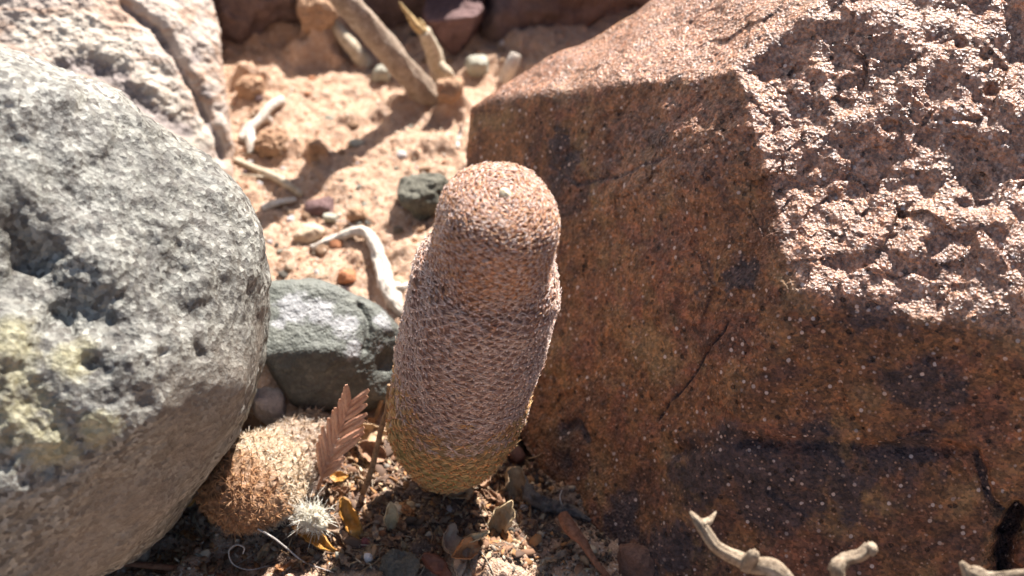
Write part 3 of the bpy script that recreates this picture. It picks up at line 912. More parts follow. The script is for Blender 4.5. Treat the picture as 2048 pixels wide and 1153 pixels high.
def tall_cactus():
    base = gpt(888, 935)
    base = np.array([-1.28, -2.25, gz(-1.28, -2.25)[0]])
    root = tag(empty('cactus', base), 'tall leaning cylindrical cactus covered in fine brown comb spines', 'cactus')
    top = at_y(1008, 392, -3.4)
    b = np.array([base[0] - 0.10, base[1], 0.10])
    ax = [b, b * 0.68 + top * 0.32 + np.array([0.0, 0, 0]), b * 0.35 + top * 0.65 + np.array([0.02, 0, 0]), top]
    prof = [(0, 0.22), (0.04, 0.48), (0.09, 0.75), (0.15, 0.98), (0.22, 1.13), (0.31, 1.19), (0.45, 1.17), (0.58, 1.155), (0.68, 1.15), (0.75, 1.13), (0.79, 1.06), (0.82, 0.90), (0.85, 0.87), (1.0, 0.88)]
    def spine(t, rng):
        if t > 0.81 + rng.normal(0, 0.03):
            return dict(n=16, lo=-0.75, hi=0.6, lift=(0.03, 0.35), bend=0.12, len=0.13 * rng.uniform(0.7, 1.2), rad=0.0078,
                        root=[(0.48, 0.20, 0.08), (0.56, 0.26, 0.11), (0.36, 0.17, 0.11)], tip=[(0.66, 0.38, 0.20), (0.80, 0.68, 0.60), (0.84, 0.77, 0.73), (0.38, 0.20, 0.15)])
        if t > 0.38 + rng.normal(0, 0.07):
            return dict(n=17, lo=-1.0, hi=0.85, lift=(0.04, 0.45), bend=0.12, len=0.15 * rng.uniform(0.75, 1.25), rad=0.0070,
                        root=[(0.56, 0.31, 0.18), (0.46, 0.27, 0.18), (0.72, 0.60, 0.52)], tip=[(0.74, 0.52, 0.41), (0.80, 0.61, 0.47), (0.86, 0.73, 0.67), (0.52, 0.32, 0.27)])
        return dict(n=13, lo=-0.8, hi=0.75, lift=(0.06, 0.36), bend=0.10, len=0.185, rad=0.0085,
                    root=[(0.66, 0.26, 0.08), (0.60, 0.33, 0.12)], tip=[(0.72, 0.50, 0.22), (0.76, 0.58, 0.30), (0.64, 0.36, 0.15)])
    C, T, N = make_cactus(root, ax, prof, (0.90, 3.2), 3,
                [(0, 0.24), (0.3, 0.215), (0.5, 0.165), (0.78, 0.15), (0.85, 0.12), (1.0, 0.09)], spine,
                [(0, (0.30, 0.19, 0.08)), (0.15, (0.30, 0.27, 0.10)), (0.32, (0.30, 0.21, 0.09)), (0.44, (0.28, 0.16, 0.12)), (0.78, (0.27, 0.155, 0.12)), (0.85, (0.36, 0.16, 0.08)), (1, (0.44, 0.21, 0.11))],
                [(0, (0.60, 0.22, 0.07)), (0.30, (0.58, 0.25, 0.09)), (0.45, (0.70, 0.50, 0.40)), (0.8, (0.82, 0.72, 0.67)), (0.88, (0.62, 0.36, 0.2)), (1, (0.7, 0.5, 0.36))],
                (BODY, SPINE), wob=0.03, tub=0.06)
    # woolly crown with a pale dried bud
    rng = np.random.default_rng(8)
    tp = C[-1]; ax_ = T[-1]
    e1 = unit(np.cross(ax_, [0, 1, 0])); e2 = np.cross(ax_, e1)
    n = 260
    a = rng.uniform(0, 6.283, n); rr = 0.17 * np.sqrt(rng.uniform(0, 1, n))
    B = tp + (np.cos(a) * rr)[:, None] * e1 + (np.sin(a) * rr)[:, None] * e2 - ax_ * 0.03
    D = rng.normal(size=(n, 3)) * 0.8 + ax_ * 0.8; D /= np.linalg.norm(D, axis=1)[:, None]
    Vs, Q, Tr, Cs = spines_mesh(B, D, rng.normal(size=(n, 3)) * 0.3, rng.uniform(0.05, 0.11, n), np.full(n, 0.008), np.full((n, 3), 0.6), np.tile([0.72, 0.66, 0.58], (n, 1)))
    tag(solid('crown_wool', Vs, [Q, Tr], SPINE, base, {'col': Cs}, parent=root), kind='stuff')
    bp = tp - 0.02 * ax_
    D_, F_, T_ = polar_dirs(ax_, 10, 16, 0.5, 90)
    Vb = bp + D_ * 0.095 * (1 + 0.22 * fbm(D_, 2.5, 2, 0.5, 4))[:, None] + ax_ * 0.05
    solid('bud', Vb, [F_, T_], leaf_material('pale_bud', (0.5, 0.4, 0.24), (0.72, 0.64, 0.46), 12), base, parent=root)
tall_cactus()

def small_cactus():
    bx = at_z(620, 880, 0)
    base = np.array([-4.15, -1.9, gz(-4.15, -1.9)[0]])
    root = tag(empty('cactus', base), 'small golden brown fuzzy cactus lying under the grey boulder beside the feathery leaf', 'cactus')
    p0 = at_y(655, 868, -1.15); p1 = at_y(585, 912, -2.0); p2 = at_y(515, 962, -2.95); p3 = at_y(455, 1015, -3.95)
    prof = [(0, 0.40), (0.1, 0.55), (0.3, 0.60), (0.45, 0.60), (0.54, 0.74), (0.62, 0.82), (0.8, 0.84), (1, 0.84)]
    def spine(t, rng):
        return dict(n=15, lo=-1.5, hi=1.5, lift=(0.1, 1.1), bend=0.15, len=0.12 + 0.14 * rng.uniform(), rad=0.0075,
                    root=[(0.48, 0.27, 0.14), (0.40, 0.22, 0.12)] if t > 0.8 else [(0.60, 0.46, 0.32), (0.54, 0.40, 0.27)],
                    tip=[(0.78, 0.66, 0.48), (0.84, 0.77, 0.63), (0.62, 0.43, 0.26)] if 0.45 < t < 0.82 else [(0.46, 0.24, 0.11), (0.55, 0.32, 0.16), (0.36, 0.17, 0.07)] if t >= 0.82 else [(0.58, 0.50, 0.43), (0.66, 0.59, 0.52), (0.46, 0.36, 0.29)])
    make_cactus(root, [p0, p1, p2, p3], prof, (0.62, 2.2), 11, [(0, 0.17), (1, 0.165)], spine,
                [(0, (0.40, 0.30, 0.23)), (0.7, (0.46, 0.33, 0.21)), (1, (0.36, 0.2, 0.11))], [(0, (0.4, 0.28, 0.18)), (1, (0.45, 0.25, 0.10))], (BODY, SPINE), wob=0.12, tub=0.045)
small_cactus()

# ------------------------------------------------------------------ twigs and roots
GREYWOOD = wood_material('weathered_grey_wood', (0.24, 0.17, 0.12), (0.42, 0.33, 0.25), (0.55, 0.47, 0.38))
PALEWOOD = wood_material('bleached_wood', (0.42, 0.33, 0.22), (0.60, 0.51, 0.38), (0.68, 0.61, 0.49))
WHITE = wood_material('bone_white_root', (0.55, 0.47, 0.38), (0.68, 0.62, 0.54), (0.76, 0.71, 0.64))
REDWOOD = wood_material('reddish_stem', (0.20, 0.085, 0.045), (0.32, 0.14, 0.08), (0.40, 0.21, 0.13))
DARKBARK = wood_material('dark_grey_bark', (0.07, 0.06, 0.058), (0.15, 0.13, 0.12), (0.27, 0.24, 0.21))
BONE = wood_material('bleached_bark', (0.12, 0.08, 0.05), (0.36, 0.28, 0.195), (0.50, 0.42, 0.32))
STRAW = wood_material('straw_stem', (0.30, 0.17, 0.09), (0.40, 0.25, 0.14), (0.5, 0.35, 0.21))
SILK = wood_material('silver_fibre', (0.5, 0.46, 0.42), (0.62, 0.58, 0.54), (0.7, 0.67, 0.64), 0.4)

def stick(name, label, cat, mat, parts, group=None, ns=14, n=40, bark=0.15, seed=0, **kw):
    ps = [tube(P, R, ns, n, bark, seed + i, **kw) for i, (P, R) in enumerate(parts)]
    V, q, t = join(ps)
    b = np.asarray(parts[0][0][0], float)
    return tag(solid(name, V, [q, t], mat, b), label, cat, group)

# leaning broken twig at the back (its upper part and side branch rise out of the frame)
b1 = gpt(862, 188, -0.25)
tipA = np.array([-4.4, 9.0, 4.4])
m1 = b1 * 0.55 + tipA * 0.45
root1 = tag(empty('dead_twig', b1), 'thick leaning grey dead twig casting a long shadow on the sand', 'twig')
V, q, t = tube([b1, m1, tipA, tipA + np.array([-0.5, -0.1, 1.0])], [0.36, 0.33, 0.31, 0.24], 26, 120, 0.16, 3)
solid('stem', V, [q, t], GREYWOOD, b1, parent=root1)
V, q, t = tube([b1 * 0.62 + tipA * 0.38, tipA + np.array([0.3, 0.2, 1.2]), tipA + np.array([1.0, 0.2, 2.6])], [0.14, 0.13, 0.10], 12, 40, 0.15, 5)
tw2 = at_y(700, 70, 11.6)
# split stub with torn yellow end
b2 = gpt(885, 165, -0.15)
r2 = tag(empty('broken_stub', b2), 'short upright pale twig stub with a torn yellow tip', 'twig')
s1 = at_y(868, 110, b2[1] - 0.1); s2 = at_y(848, 62, b2[1] - 0.25)
V, q, t = tube([b2, s1, s2], [0.24, 0.22, 0.17], 18, 50, 0.18, 6)
solid('stem', V, [q, t], PALEWOOD, b2, parent=r2)
V, q, t = join([tube([s2 - unit(s2 - s1) * 0.12, at_y(835, 55, b2[1] - 0.28), at_y(818, 32, b2[1] - 0.3), at_y(799, 5, b2[1] - 0.3)], [0.13, 0.13, 0.08, 0.02], 12, 30, 0.3, 8, freq=3),
                tube([s2, at_y(846, 50, b2[1] - 0.2), at_y(838, 38, b2[1] - 0.2)], [0.09, 0.06, 0.015], 8, 14, 0.3, 9)])
solid('torn_tip', V, [q, t], wood_material('torn_yellow_wood', (0.48, 0.30, 0.13), (0.62, 0.45, 0.22), (0.7, 0.56, 0.34)), b2, parent=r2)
V, q, t = join([tube([at_y(880, 128, b2[1] - 0.2), at_y(900, 150, b2[1] - 0.5), gpt(912, 175)], [0.12, 0.11, 0.05], 12, 24, 0.2, 10)])
solid('side_spur', V, [q, t], PALEWOOD, b2, parent=r2)
# second lying stick behind the first
p = [gpt(735, 135, 0.02), at_z(705, 95, 0.35), at_z(665, 45, 0.75)]
stick('dead_twig', 'pale bleached stick half buried beside the thick leaning twig', 'twig', PALEWOOD, [(p, [0.20, 0.22, 0.16])], seed=12)

# the curved white root behind the tall cactus
pts = [gpt(622, 498, 0.02), gpt(665, 486, 0.10), gpt(712, 478, 0.22), gpt(742, 490, 0.28), gpt(762, 535, 0.22), gpt(772, 575, 0.15), gpt(790, 610, 0.10), gpt(806, 632, 0.02)]
stick('white_root', 'curved bone white root arching over the sand behind the dark stone', 'root', WHITE, [(pts, [0.06, 0.09, 0.10, 0.13, 0.17, 0.18, 0.17, 0.10]),
      ([gpt(772, 575, 0.12), gpt(800, 585, 0.12), gpt(818, 572, 0.05)], [0.13, 0.11, 0.05])], seed=15, n=90, bark=0.45, ns=22, freq=3.2, stretch=0.3)
# pale forked root by the veined rock
pts = [gpt(565, 208, 0.1), gpt(545, 225, 0.2), gpt(520, 255, 0.22), gpt(500, 270, 0.18), gpt(482, 285, 0.08)]
stick('white_root', 'bright white forked root lying near the pink shell-like clod', 'root', WHITE, [(pts, [0.14, 0.13, 0.12, 0.17, 0.10]), ([gpt(500, 270, 0.16), gpt(503, 295, 0.12), gpt(500, 310, 0.03)], [0.15, 0.14, 0.08]), ([gpt(515, 255, 0.16), gpt(535, 246, 0.15), gpt(545, 250, 0.06)], [0.1, 0.09, 0.05])], seed=18)
stick('white_root', 'short white stick poking up behind the brown rock edge', 'twig', WHITE, [([gpt(1008, 162, 0.0), at_z(1022, 133, 0.45), at_z(1032, 108, 0.75)], [0.16, 0.2, 0.15])], seed=21)
stick('straw_stem', 'tan straw stem lying on sand beside the grey boulder', 'stem', PALEWOOD, [([gpt(470, 325, 0.1), gpt(510, 345, 0.14), gpt(560, 368, 0.16), gpt(605, 395, 0.06)], [0.05, 0.08, 0.11, 0.07]), ([gpt(540, 360, 0.1), gpt(510, 358, 0.08), gpt(480, 352, 0.05)], [0.04, 0.03, 0.02])], seed=24)
stick('straw_stem', 'flat white straw fragment in the twig shadow beside the boulder', 'stem', WHITE, [([gpt(525, 420, 0.06), gpt(555, 410, 0.08), gpt(592, 402, 0.05)], [0.12, 0.12, 0.09])], seed=27, flat=0.5)
stick('straw_stem', 'slim white sliver lying above the dark stone', 'stem', WHITE, [([gpt(665, 575, 0.04), gpt(690, 580, 0.06), gpt(714, 587, 0.03)], [0.02, 0.045, 0.01])], seed=28, flat=0.5)
stick('straw_stem', 'thin white splinter standing against the brown rock corner', 'stem', WHITE, [([gpt(915, 300, 0.05), at_z(919, 270, 0.3), at_z(924, 250, 0.5)], [0.06, 0.06, 0.02])], seed=29, flat=0.4)

# stems near the cactus foot
g = gpt(724, 992, 0.02)
stick('dry_stem', 'thin wavy tan stem standing between the feathery leaf and the tall cactus', 'stem', STRAW,
      [([g, at_y(738, 955, g[1] + 0.15), at_y(752, 905, g[1] + 0.35), at_y(762, 860, g[1] + 0.55), at_y(774, 820, g[1] + 0.7), at_y(778, 770, g[1] + 0.9)], [0.055, 0.06, 0.055, 0.055, 0.05, 0.035])], seed=31, n=60)
g = gpt(745, 848, 0.02)
stick('dry_stem', 'short tan stem leaning on the dark stone by the cactus', 'stem', STRAW, [([g, at_y(755, 825, g[1] + 0.2), at_y(764, 800, g[1] + 0.3)], [0.05, 0.05, 0.04])], seed=33)
g0 = gpt(1225, 1170, 0.03); g1 = at_z(1165, 1085, 0.45)
stick('dry_stem', 'reddish stem with a brown swollen end lying at the brown rock foot', 'stem', REDWOOD, [([g0, at_z(1195, 1130, 0.2), g1, at_z(1140, 1055, 0.55), at_z(1126, 1030, 0.55)], [0.055, 0.06, 0.085, 0.14, 0.11])], seed=35, n=60, bark=0.22)
stick('dry_stem', 'long red brown stem lying beneath the grey boulder', 'stem', REDWOOD, [([gpt(150, 1128, 0.05), gpt(240, 1133, 0.1), gpt(340, 1142, 0.12), gpt(450, 1158, 0.06)], [0.035, 0.055, 0.06, 0.045])], seed=37, n=60)
stick('bark_stick', 'dark grey bark stick lying against the brown rock foot', 'twig', DARKBARK, [([gpt(1046, 965, 0.15), gpt(1062, 1000, 0.12), gpt(1100, 1022, 0.15), gpt(1140, 1030, 0.12), gpt(1182, 1045, 0.04)], [0.06, 0.13, 0.12, 0.10, 0.03])], seed=39, n=90, bark=0.6, ns=22, freq=3.4, stretch=0.7)

# bleached twigs in front of the brown rock, rising from below the frame
def bone_twig(label, pts, rad, extra, seed):
    stick('bleached_twig', label, 'twig', BONE, [(pts, rad)] + extra, seed=seed, n=90, bark=0.30, ns=26, stretch=0.16, freq=3.6)
f0 = np.array([5.6, -8.6, gz(5.6, -8.6)[0] - 0.2])
d0, d1, d2, d3 = at_t(1402, 1052, 17.6), at_t(1435, 1095, 17.6), at_t(1500, 1130, 17.5), at_t(1570, 1165, 17.4)
bone_twig('bleached forked twig in front of the brown rock foot', [f0, f0 * 0.5 + d3 * 0.5 + np.array([0.2, 0, 0]), d3, d2, d1, d0], [0.17, 0.16, 0.14, 0.115, 0.085, 0.085],
          [([d0, at_t(1390, 1037, 17.6), at_t(1380, 1024, 17.65)], [0.085, 0.06, 0.02]), ([d0, at_t(1420, 1040, 17.7), at_t(1432, 1024, 17.8)], [0.085, 0.05, 0.012]), ([d2 - [0.05, 0, 0.02], at_t(1507, 1112, 17.3), at_t(1512, 1108, 17.3)], [0.12, 0.09, 0.06])], 41)
f1 = np.array([6.4, -8.8, gz(6.4, -8.8)[0] - 0.2])
h0, h1, h2, h3 = at_t(1738, 1094, 17.2), at_t(1718, 1112, 17.2), at_t(1685, 1125, 17.2), at_t(1680, 1170, 17.2)
bone_twig('small knobbly bleached twig with a hooked tip before the brown rock', [f1, f1 * 0.5 + h3 * 0.5, h3, h2, h1, h0], [0.12, 0.11, 0.10, 0.10, 0.085, 0.08],
          [([h2, at_t(1668, 1130, 17.2), at_t(1658, 1142, 17.2)], [0.09, 0.06, 0.03]), ([h0, at_t(1747, 1100, 17.1), at_t(1742, 1112, 17.1)], [0.075, 0.06, 0.03])], 44)
f2 = np.array([7.6, -9.0, gz(7.6, -9.0)[0] - 0.2])
k0, k1, k2 = at_t(1922, 1125, 16.8), at_t(1940, 1150, 16.8), at_t(1965, 1185, 16.8)
bone_twig('pointed bleached twig tip with a side shoot before the dark crack', [f2, f2 * 0.5 + k2 * 0.5, k2, k1, k0], [0.14, 0.14, 0.15, 0.10, 0.035],
          [([k1, at_t(1990, 1152, 16.6), at_t(2060, 1146, 16.5), at_t(2120, 1150, 16.5)], [0.08, 0.05, 0.05, 0.04])], 46)

# fibres
def fibre(label, pts, r, seed, mat=SILK):
    stick('plant_fibre', label, 'fibre', mat, [(pts, [r, r * 1.1, r * 0.9, r * 0.5])], ns=6, n=70, bark=0.0, seed=seed)
fibre('long silver fibre curving from the small fuzzy cactus over dark litter', [at_z(515, 1058, 0.9), at_z(545, 1075, 0.75), at_z(575, 1098, 0.5), at_z(610, 1125, 0.25), gpt(668, 1148, 0.04)], 0.017, 1)
fibre('curled grey tendril below the small fuzzy cactus', [at_z(486, 1108, 0.35), at_z(488, 1096, 0.45), at_z(474, 1090, 0.5), at_z(460, 1098, 0.45), at_z(458, 1112, 0.3), at_z(468, 1130, 0.15), at_z(500, 1140, 0.1), gpt(545, 1132, 0.04)], 0.014, 2)
fibre('short grey fibre sprouting from litter beside the brown rock', [gpt(1128, 1022, 0.0), at_z(1122, 1005, 0.3), at_z(1120, 992, 0.45), at_z(1124, 980, 0.55)], 0.014, 3)
fibre('pale bristle beside the brown seed at the rock foot', [gpt(1050, 922, 0.05), at_z(1070, 915, 0.2), at_z(1086, 906, 0.35)], 0.016, 4, STRAW)
fibre('pale fibre lying on sand behind the curved white root', [gpt(672, 446, 0.05), gpt(695, 450, 0.1), gpt(720, 470, 0.1), gpt(760, 490, 0.05), gpt(800, 520, 0.04)], 0.015, 5)

# ------------------------------------------------------------------ feathery leaf
def feather_leaf():
    b = gpt(636, 978, 0.0)
    tip = at_y(706, 786, b[1] + 0.55)
    root = tag(empty('feathery_leaf', b), 'coppery brown dried pinnate leaf standing beside the small fuzzy cactus', 'leaf')
    C = catmull([b, at_y(648, 945, b[1] + 0.1), at_y(668, 890, b[1] + 0.28), at_y(690, 835, b[1] + 0.42), tip], 60)
    copper = leaf_material('copper_leaf', (0.58, 0.29, 0.18), (0.74, 0.45, 0.31), 6, 0.4, 0.02)
    V, q, t = tube(C[::6], [0.035, 0.035, 0.03, 0.028, 0.02, 0.01], 8, 40, 0.1, 2)
    solid('rachis', V, [q, t], copper, b, parent=root)
    rng = np.random.default_rng(4)
    T, _, _ = frames(C)
    view = unit(CAM - C[30])
    for i in range(10):
        f = 0.20 + 0.68 * i / 9
        k = int(f * 59)
        for s in (-1, 1):
            ax = unit(T[k]); side = unit(np.cross(view, ax)) * s
            ln = (0.95 - 0.75 * max(f - 0.35, 0) + rng.normal(0, 0.03)) * (0.6 if s > 0 and f < 0.35 else 1)
            ang = math.radians((23 if s < 0 else 33) - 5 * f + rng.normal(0, 2))
            d = unit(ax * math.cos(ang) - side * math.sin(ang) + view * rng.uniform(-0.05, 0.12))
            wdir = unit(np.cross(view, d))
            nn = np.cross(d, wdir)
            u = np.linspace(0, 1, 9); v = np.linspace(-1, 1, 5)
            wdt = 0.052 * np.clip(np.sin(np.clip(u * 0.90 + 0.06, 0, 1) * math.pi), 0, 1) ** 0.35
            Gd = C[k] + d * (u * ln)[:, None, None] + wdir * (wdt[:, None] * v[None])[..., None] + nn * (0.085 * (1 - v[None] ** 2) * np.sin(u * math.pi)[:, None] + 0.05 * u[:, None] ** 2)[..., None] + nn * 0.006 * (i % 3)
            V, q, t = shell(Gd, 0.016)
            solid('leaflet', V, [q], copper, b, parent=root)
feather_leaf()

# ------------------------------------------------------------------ white fuzzy seed tuft
def seed_tuft():
    b = gpt(630, 1070, 0.0)
    root = tag(empty('seed_tuft', b), 'white woolly seed tuft in front of the feathery leaf', 'seed')
    c = b + np.array([0, 0, 0.55])
    rng = np.random.default_rng(12)
    n = 1700
    D = rng.normal(size=(n, 3)); D /= np.linalg.norm(D, axis=1)[:, None]
    B = c + D * 0.07 + rng.normal(size=(n, 3)) * np.array([0.09, 0.07, 0.085])
    Vs, Q, Tr, Cs = spines_mesh(B, D, rng.normal(size=(n, 3)) * 0.75, 0.05 + 0.17 * rng.uniform(0, 1, n) ** 2.5, np.full(n, 0.0075), np.tile([0.74, 0.66, 0.5], (n, 1)), np.tile([0.85, 0.82, 0.72], (n, 1)))
    V, q, t = tube([b - [0, 0, 0.05], b + [0.02, 0.05, 0.2], c], [0.05, 0.045, 0.04], 8, 12, 0.2, 6)
    solid('stalk', V, [q, t], STRAW, b, parent=root)
    tag(solid('wool', Vs, [Q, Tr], SPINE, b, {'col': Cs}, parent=root), kind='stuff')
    cr = wood_material('cream_seed', (0.6, 0.5, 0.34), (0.72, 0.63, 0.46), (0.78, 0.72, 0.58))
    V, q, t = tube([c + [0.05, -0.1, -0.05], c + [0.10, -0.14, 0.12], c + [0.12, -0.12, 0.27]], [0.07, 0.08, 0.05], 10, 16, 0.2, 1)
    solid('seed', V, [q, t], cr, b, parent=root)
    V, q, t = tube([c + [0.10, -0.15, 0.0], c + [0.22, -0.18, -0.02], c + [0.3, -0.16, 0.02]], [0.06, 0.07, 0.05], 10, 16, 0.2, 2)
    solid('seed', V, [q, t], cr, b, parent=root)
seed_tuft()

# ------------------------------------------------------------------ single pieces of litter
def husk_grid(L, W, cup, curl, rng, nu=14, nv=9, pw=0.7, wav=0.03):
    u = np.linspace(0, 1, nu); v = np.linspace(-1, 1, nv)
    w = W / 2 * np.sin(np.clip(u * 0.94 + 0.03, 0, 1) * math.pi) ** pw
    a = curl * (u - 0.5)
    X = np.sin(a) / max(abs(curl), 1e-3) * L * np.sign(curl) if abs(curl) > 0.05 else (u - 0.5) * L
    Z = (1 - np.cos(a)) / max(abs(curl), 1e-3) * L
    Gd = np.zeros((nu, nv, 3))
    Gd[..., 0] = X[:, None]; Gd[..., 1] = w[:, None] * v[None]
    Gd[..., 2] = Z[:, None] + cup * w[:, None] * (v[None] ** 2)
    q = Gd.reshape(-1, 3)
    sd_ = int(rng.integers(0, 200))
    Gd[..., 2] += (fbm(q, 2.2 / max(L, 0.2), 3, 0.6, sd_) * wav * 4).reshape(nu, nv) * L
    Gd[..., 1] += (fbm(q, 5.0, 2, 0.5, sd_ + 3) * 0.10 * W).reshape(nu, nv)
    return Gd
def husk(name, label, cat, mat, pos, L, W, rot, cup=0.5, curl=0.3, seed=0, thick=0.02, wav=0.03):
    rng = np.random.default_rng(seed)
    V, q, t = shell(husk_grid(L, W, cup, curl, rng, 18, 11, wav=wav), thick)
    me = mesh(name, V, [q], mat)
    o = link(name, me, None, pos)
    o.rotation_euler = rot
    return tag(o, label, cat)
OCHRE = leaf_material('ochre_husk', (0.38, 0.17, 0.035), (0.55, 0.28, 0.07), 4, 0.4)
PALE = leaf_material('pale_husk', (0.48, 0.33, 0.17), (0.64, 0.49, 0.30), 6, 0.55)
TAN = leaf_material('tan_leaf_scrap', (0.32, 0.2, 0.105), (0.52, 0.37, 0.22), 5)
BROWN = leaf_material('brown_leaf_scrap', (0.22, 0.12, 0.07), (0.38, 0.225, 0.135), 5)
GREYL = leaf_material('grey_leaf_scrap', (0.30, 0.19, 0.12), (0.48, 0.34, 0.235), 5)
ORANGE = leaf_material('orange_leaf_scrap', (0.35, 0.15, 0.06), (0.50, 0.25, 0.11), 5)
husk('leaf_husk', 'long glossy ochre yellow husk below the white seed tuft', 'husk', OCHRE, gpt(627, 1078, 0.16), 1.15, 0.30, (0.5, 0.08, math.radians(-38)), 0.8, 0.2, 1, 0.03)
husk('leaf_husk', 'pale grey husk flap lying above the ochre yellow husk', 'husk', GREYL, gpt(655, 1058, 0.22), 0.6, 0.30, (0.3, 0.1, math.radians(-30)), 0.7, -0.3, 2)
husk('seed_husk', 'pale oval seed husk standing in litter before the tall cactus', 'husk', PALE, gpt(783, 1048, 0.30), 0.62, 0.26, (0.4, math.radians(-70), math.radians(80)), 1.1, 0.3, 3, 0.025)
husk('leaf_husk', 'orange leaf piece between the small fuzzy cactus and the grey boulder', 'leaf', OCHRE, gpt(365, 1022, 0.2), 0.6, 0.3, (0.2, -0.1, 0.2), 0.5, 0.4, 4)
husk('leaf_scrap', 'crumpled ochre leaf under the tall cactus base', 'leaf', TAN, gpt(915, 985, 0.18), 0.7, 0.5, (0.4, 0.2, -0.5), 0.7, 0.8, 5, wav=0.06)
husk('leaf_scrap', 'folded khaki leaf standing on sand before the bark stick', 'leaf', PALE, gpt(1008, 1052, 0.28), 0.85, 0.42, (0.5, math.radians(-58), math.radians(40)), 1.0, 0.5, 6, wav=0.06)
husk('leaf_scrap', 'curled tan leaf between the tall cactus and the bark stick', 'leaf', TAN, gpt(1020, 985, 0.25), 0.9, 0.5, (0.7, -0.9, 1.2), 0.9, 1.0, 7, wav=0.06)
husk('leaf_scrap', 'yellow brown bark-like leaf strip before the ochre husk', 'leaf', OCHRE, gpt(705, 1050, 0.2), 0.85, 0.32, (0.3, 0.5, math.radians(-62)), 0.9, 0.2, 8, wav=0.05)
husk('leaf_scrap', 'golden leaf chip beside the feathery leaf stalk', 'leaf', OCHRE, gpt(680, 962, 0.12), 0.36, 0.22, (0.3, -0.2, -0.1), 0.4, 0.2, 9)
husk('leaf_scrap', 'tan curled leaf behind the thin wavy stem', 'leaf', TAN, gpt(738, 885, 0.25), 0.75, 0.40, (0.6, 0.1, 0.15), 0.9, 0.4, 10, wav=0.05)
husk('leaf_scrap', 'dull brown folded leaf below the tan curled leaf', 'leaf', BROWN, gpt(745, 915, 0.15), 0.6, 0.42, (0.4, 0.3, -0.4), 0.8, 0.7, 11, wav=0.06)
husk('leaf_scrap', 'grey brown curled leaf strip beside the rusty red leaf chip', 'leaf', GREYL, gpt(905, 1120, 0.25), 1.0, 0.34, (0.6, -0.2, math.radians(105)), 0.9, 0.5, 12, wav=0.05)
husk('leaf_scrap', 'orange brown leaf curl beside the sunlit sand clod', 'leaf', ORANGE, gpt(928, 1115, 0.2), 0.7, 0.36, (0.5, 0.3, 0.7), 1.0, 0.9, 13, wav=0.05)
husk('leaf_scrap', 'rusty red leaf chip lying in the litter', 'leaf', leaf_material('rusty_chip', (0.2, 0.07, 0.04), (0.33, 0.13, 0.08), 6), gpt(875, 1140, 0.12), 0.7, 0.3, (0.3, 0.1, -0.7), 0.4, 0.2, 14)
husk('leaf_scrap', 'white edged leaf sliver beside the sunlit sand clod', 'leaf', PALE, gpt(950, 1092, 0.25), 0.6, 0.13, (0.4, -0.3, 0.25), 0.9, 0.7, 15)
husk('leaf_scrap', 'orange brown leaf under the reddish stem at the rock foot', 'leaf', BROWN, gpt(1135, 1062, 0.08), 0.6, 0.26, (0.2, 0.1, -0.7), 0.5, 0.3, 16)

# brown bean-like seed
def bean():
    c = gpt(1026, 916, 0.22)
    ax = unit(at_z(1044, 938, c[2]) - at_z(1008, 895, c[2] + 0.2))
    V, q, t = tube([c - ax * 0.30, c - ax * 0.24, c - ax * 0.1, c + ax * 0.1, c + ax * 0.24, c + ax * 0.30], [0.06, 0.145, 0.175, 0.18, 0.15, 0.06], 18, 30, 0.06, 3)
    tag(solid('seed_pod', V, [q, t], leaf_material('bean_skin', (0.13, 0.06, 0.04), (0.22, 0.105, 0.07), 5, 0.6), c), 'brown bean-shaped seed pod between the tall cactus and brown rock', 'seed')
bean()

# ------------------------------------------------------------------ stones and pebbles
def pebble(name, label, mat, px, py, w, hgt, seed, depth=None, sink=0.25, p=6, ncut=9, group=None, cat='pebble', n=(50, 80), amp=0.10, tilt=0):
    rng = np.random.default_rng(seed)
    g = gpt(px, py)
    d = depth or w * 0.8
    c = g + np.array([0, 0, hgt * (0.5 - sink)])
    pl = []
    for k in range(ncut):
        v = unit(rng.normal(size=3))
        pl.append((v, c + v * (0.5 * math.sqrt((v[0] * w) ** 2 + (v[1] * d) ** 2 + (v[2] * hgt) ** 2) * rng.uniform(0.8, 1.0))))
    for v, s in (((1, 0, tilt), w), ((-1, 0, -tilt), w), ((0, 1, 0), d), ((0, -1, 0), d), ((-tilt, 0, 1), hgt), ((0, 0, -1), hgt)):
        v = unit(v); pl.append((v, c + v * s * 0.5))
    rk = Rock(c, pl, p, nth=n[0], nph=n[1])
    sc = (w + hgt) / 2
    rk.push(fbm(rk.V, 1.5 / sc, 3, 0.5, seed) * amp * sc * 0.6)
    rk.push(fbm(rk.V, 6 / sc, 3, 0.6, seed + 5) * amp * sc * 0.22)
    return tag(rk.build(name, mat, g), label, cat, group)
MAUVE = stone_material('mauve_stone', (0.10, 0.055, 0.052), (0.22, 0.13, 0.12), 2.0, bump=0.12)
GREENP = stone_material('grey_green_stone', (0.085, 0.082, 0.062), (0.20, 0.19, 0.145), 3.0, bump=0.12)
CREAM = stone_material('cream_stone', (0.42, 0.30, 0.20), (0.60, 0.47, 0.34), 2.5)
PALEG = stone_material('pale_green_stone', (0.28, 0.265, 0.205), (0.44, 0.42, 0.34), 3.0)
WHITEP = stone_material('white_quartz', (0.60, 0.54, 0.51), (0.76, 0.70, 0.68), 3.0, 0.5, 0.15)
ORANGEP = stone_material('orange_stone', (0.38, 0.145, 0.06), (0.52, 0.23, 0.11), 3.0)
CLOD = stone_material('sand_clod', (0.33, 0.19, 0.11), (0.50, 0.325, 0.205), 3.0, 0.9, 0.45, 0.12)
DARKP = stone_material('dark_pebble', (0.08, 0.07, 0.057), (0.19, 0.165, 0.13), 3.0, bump=0.12)

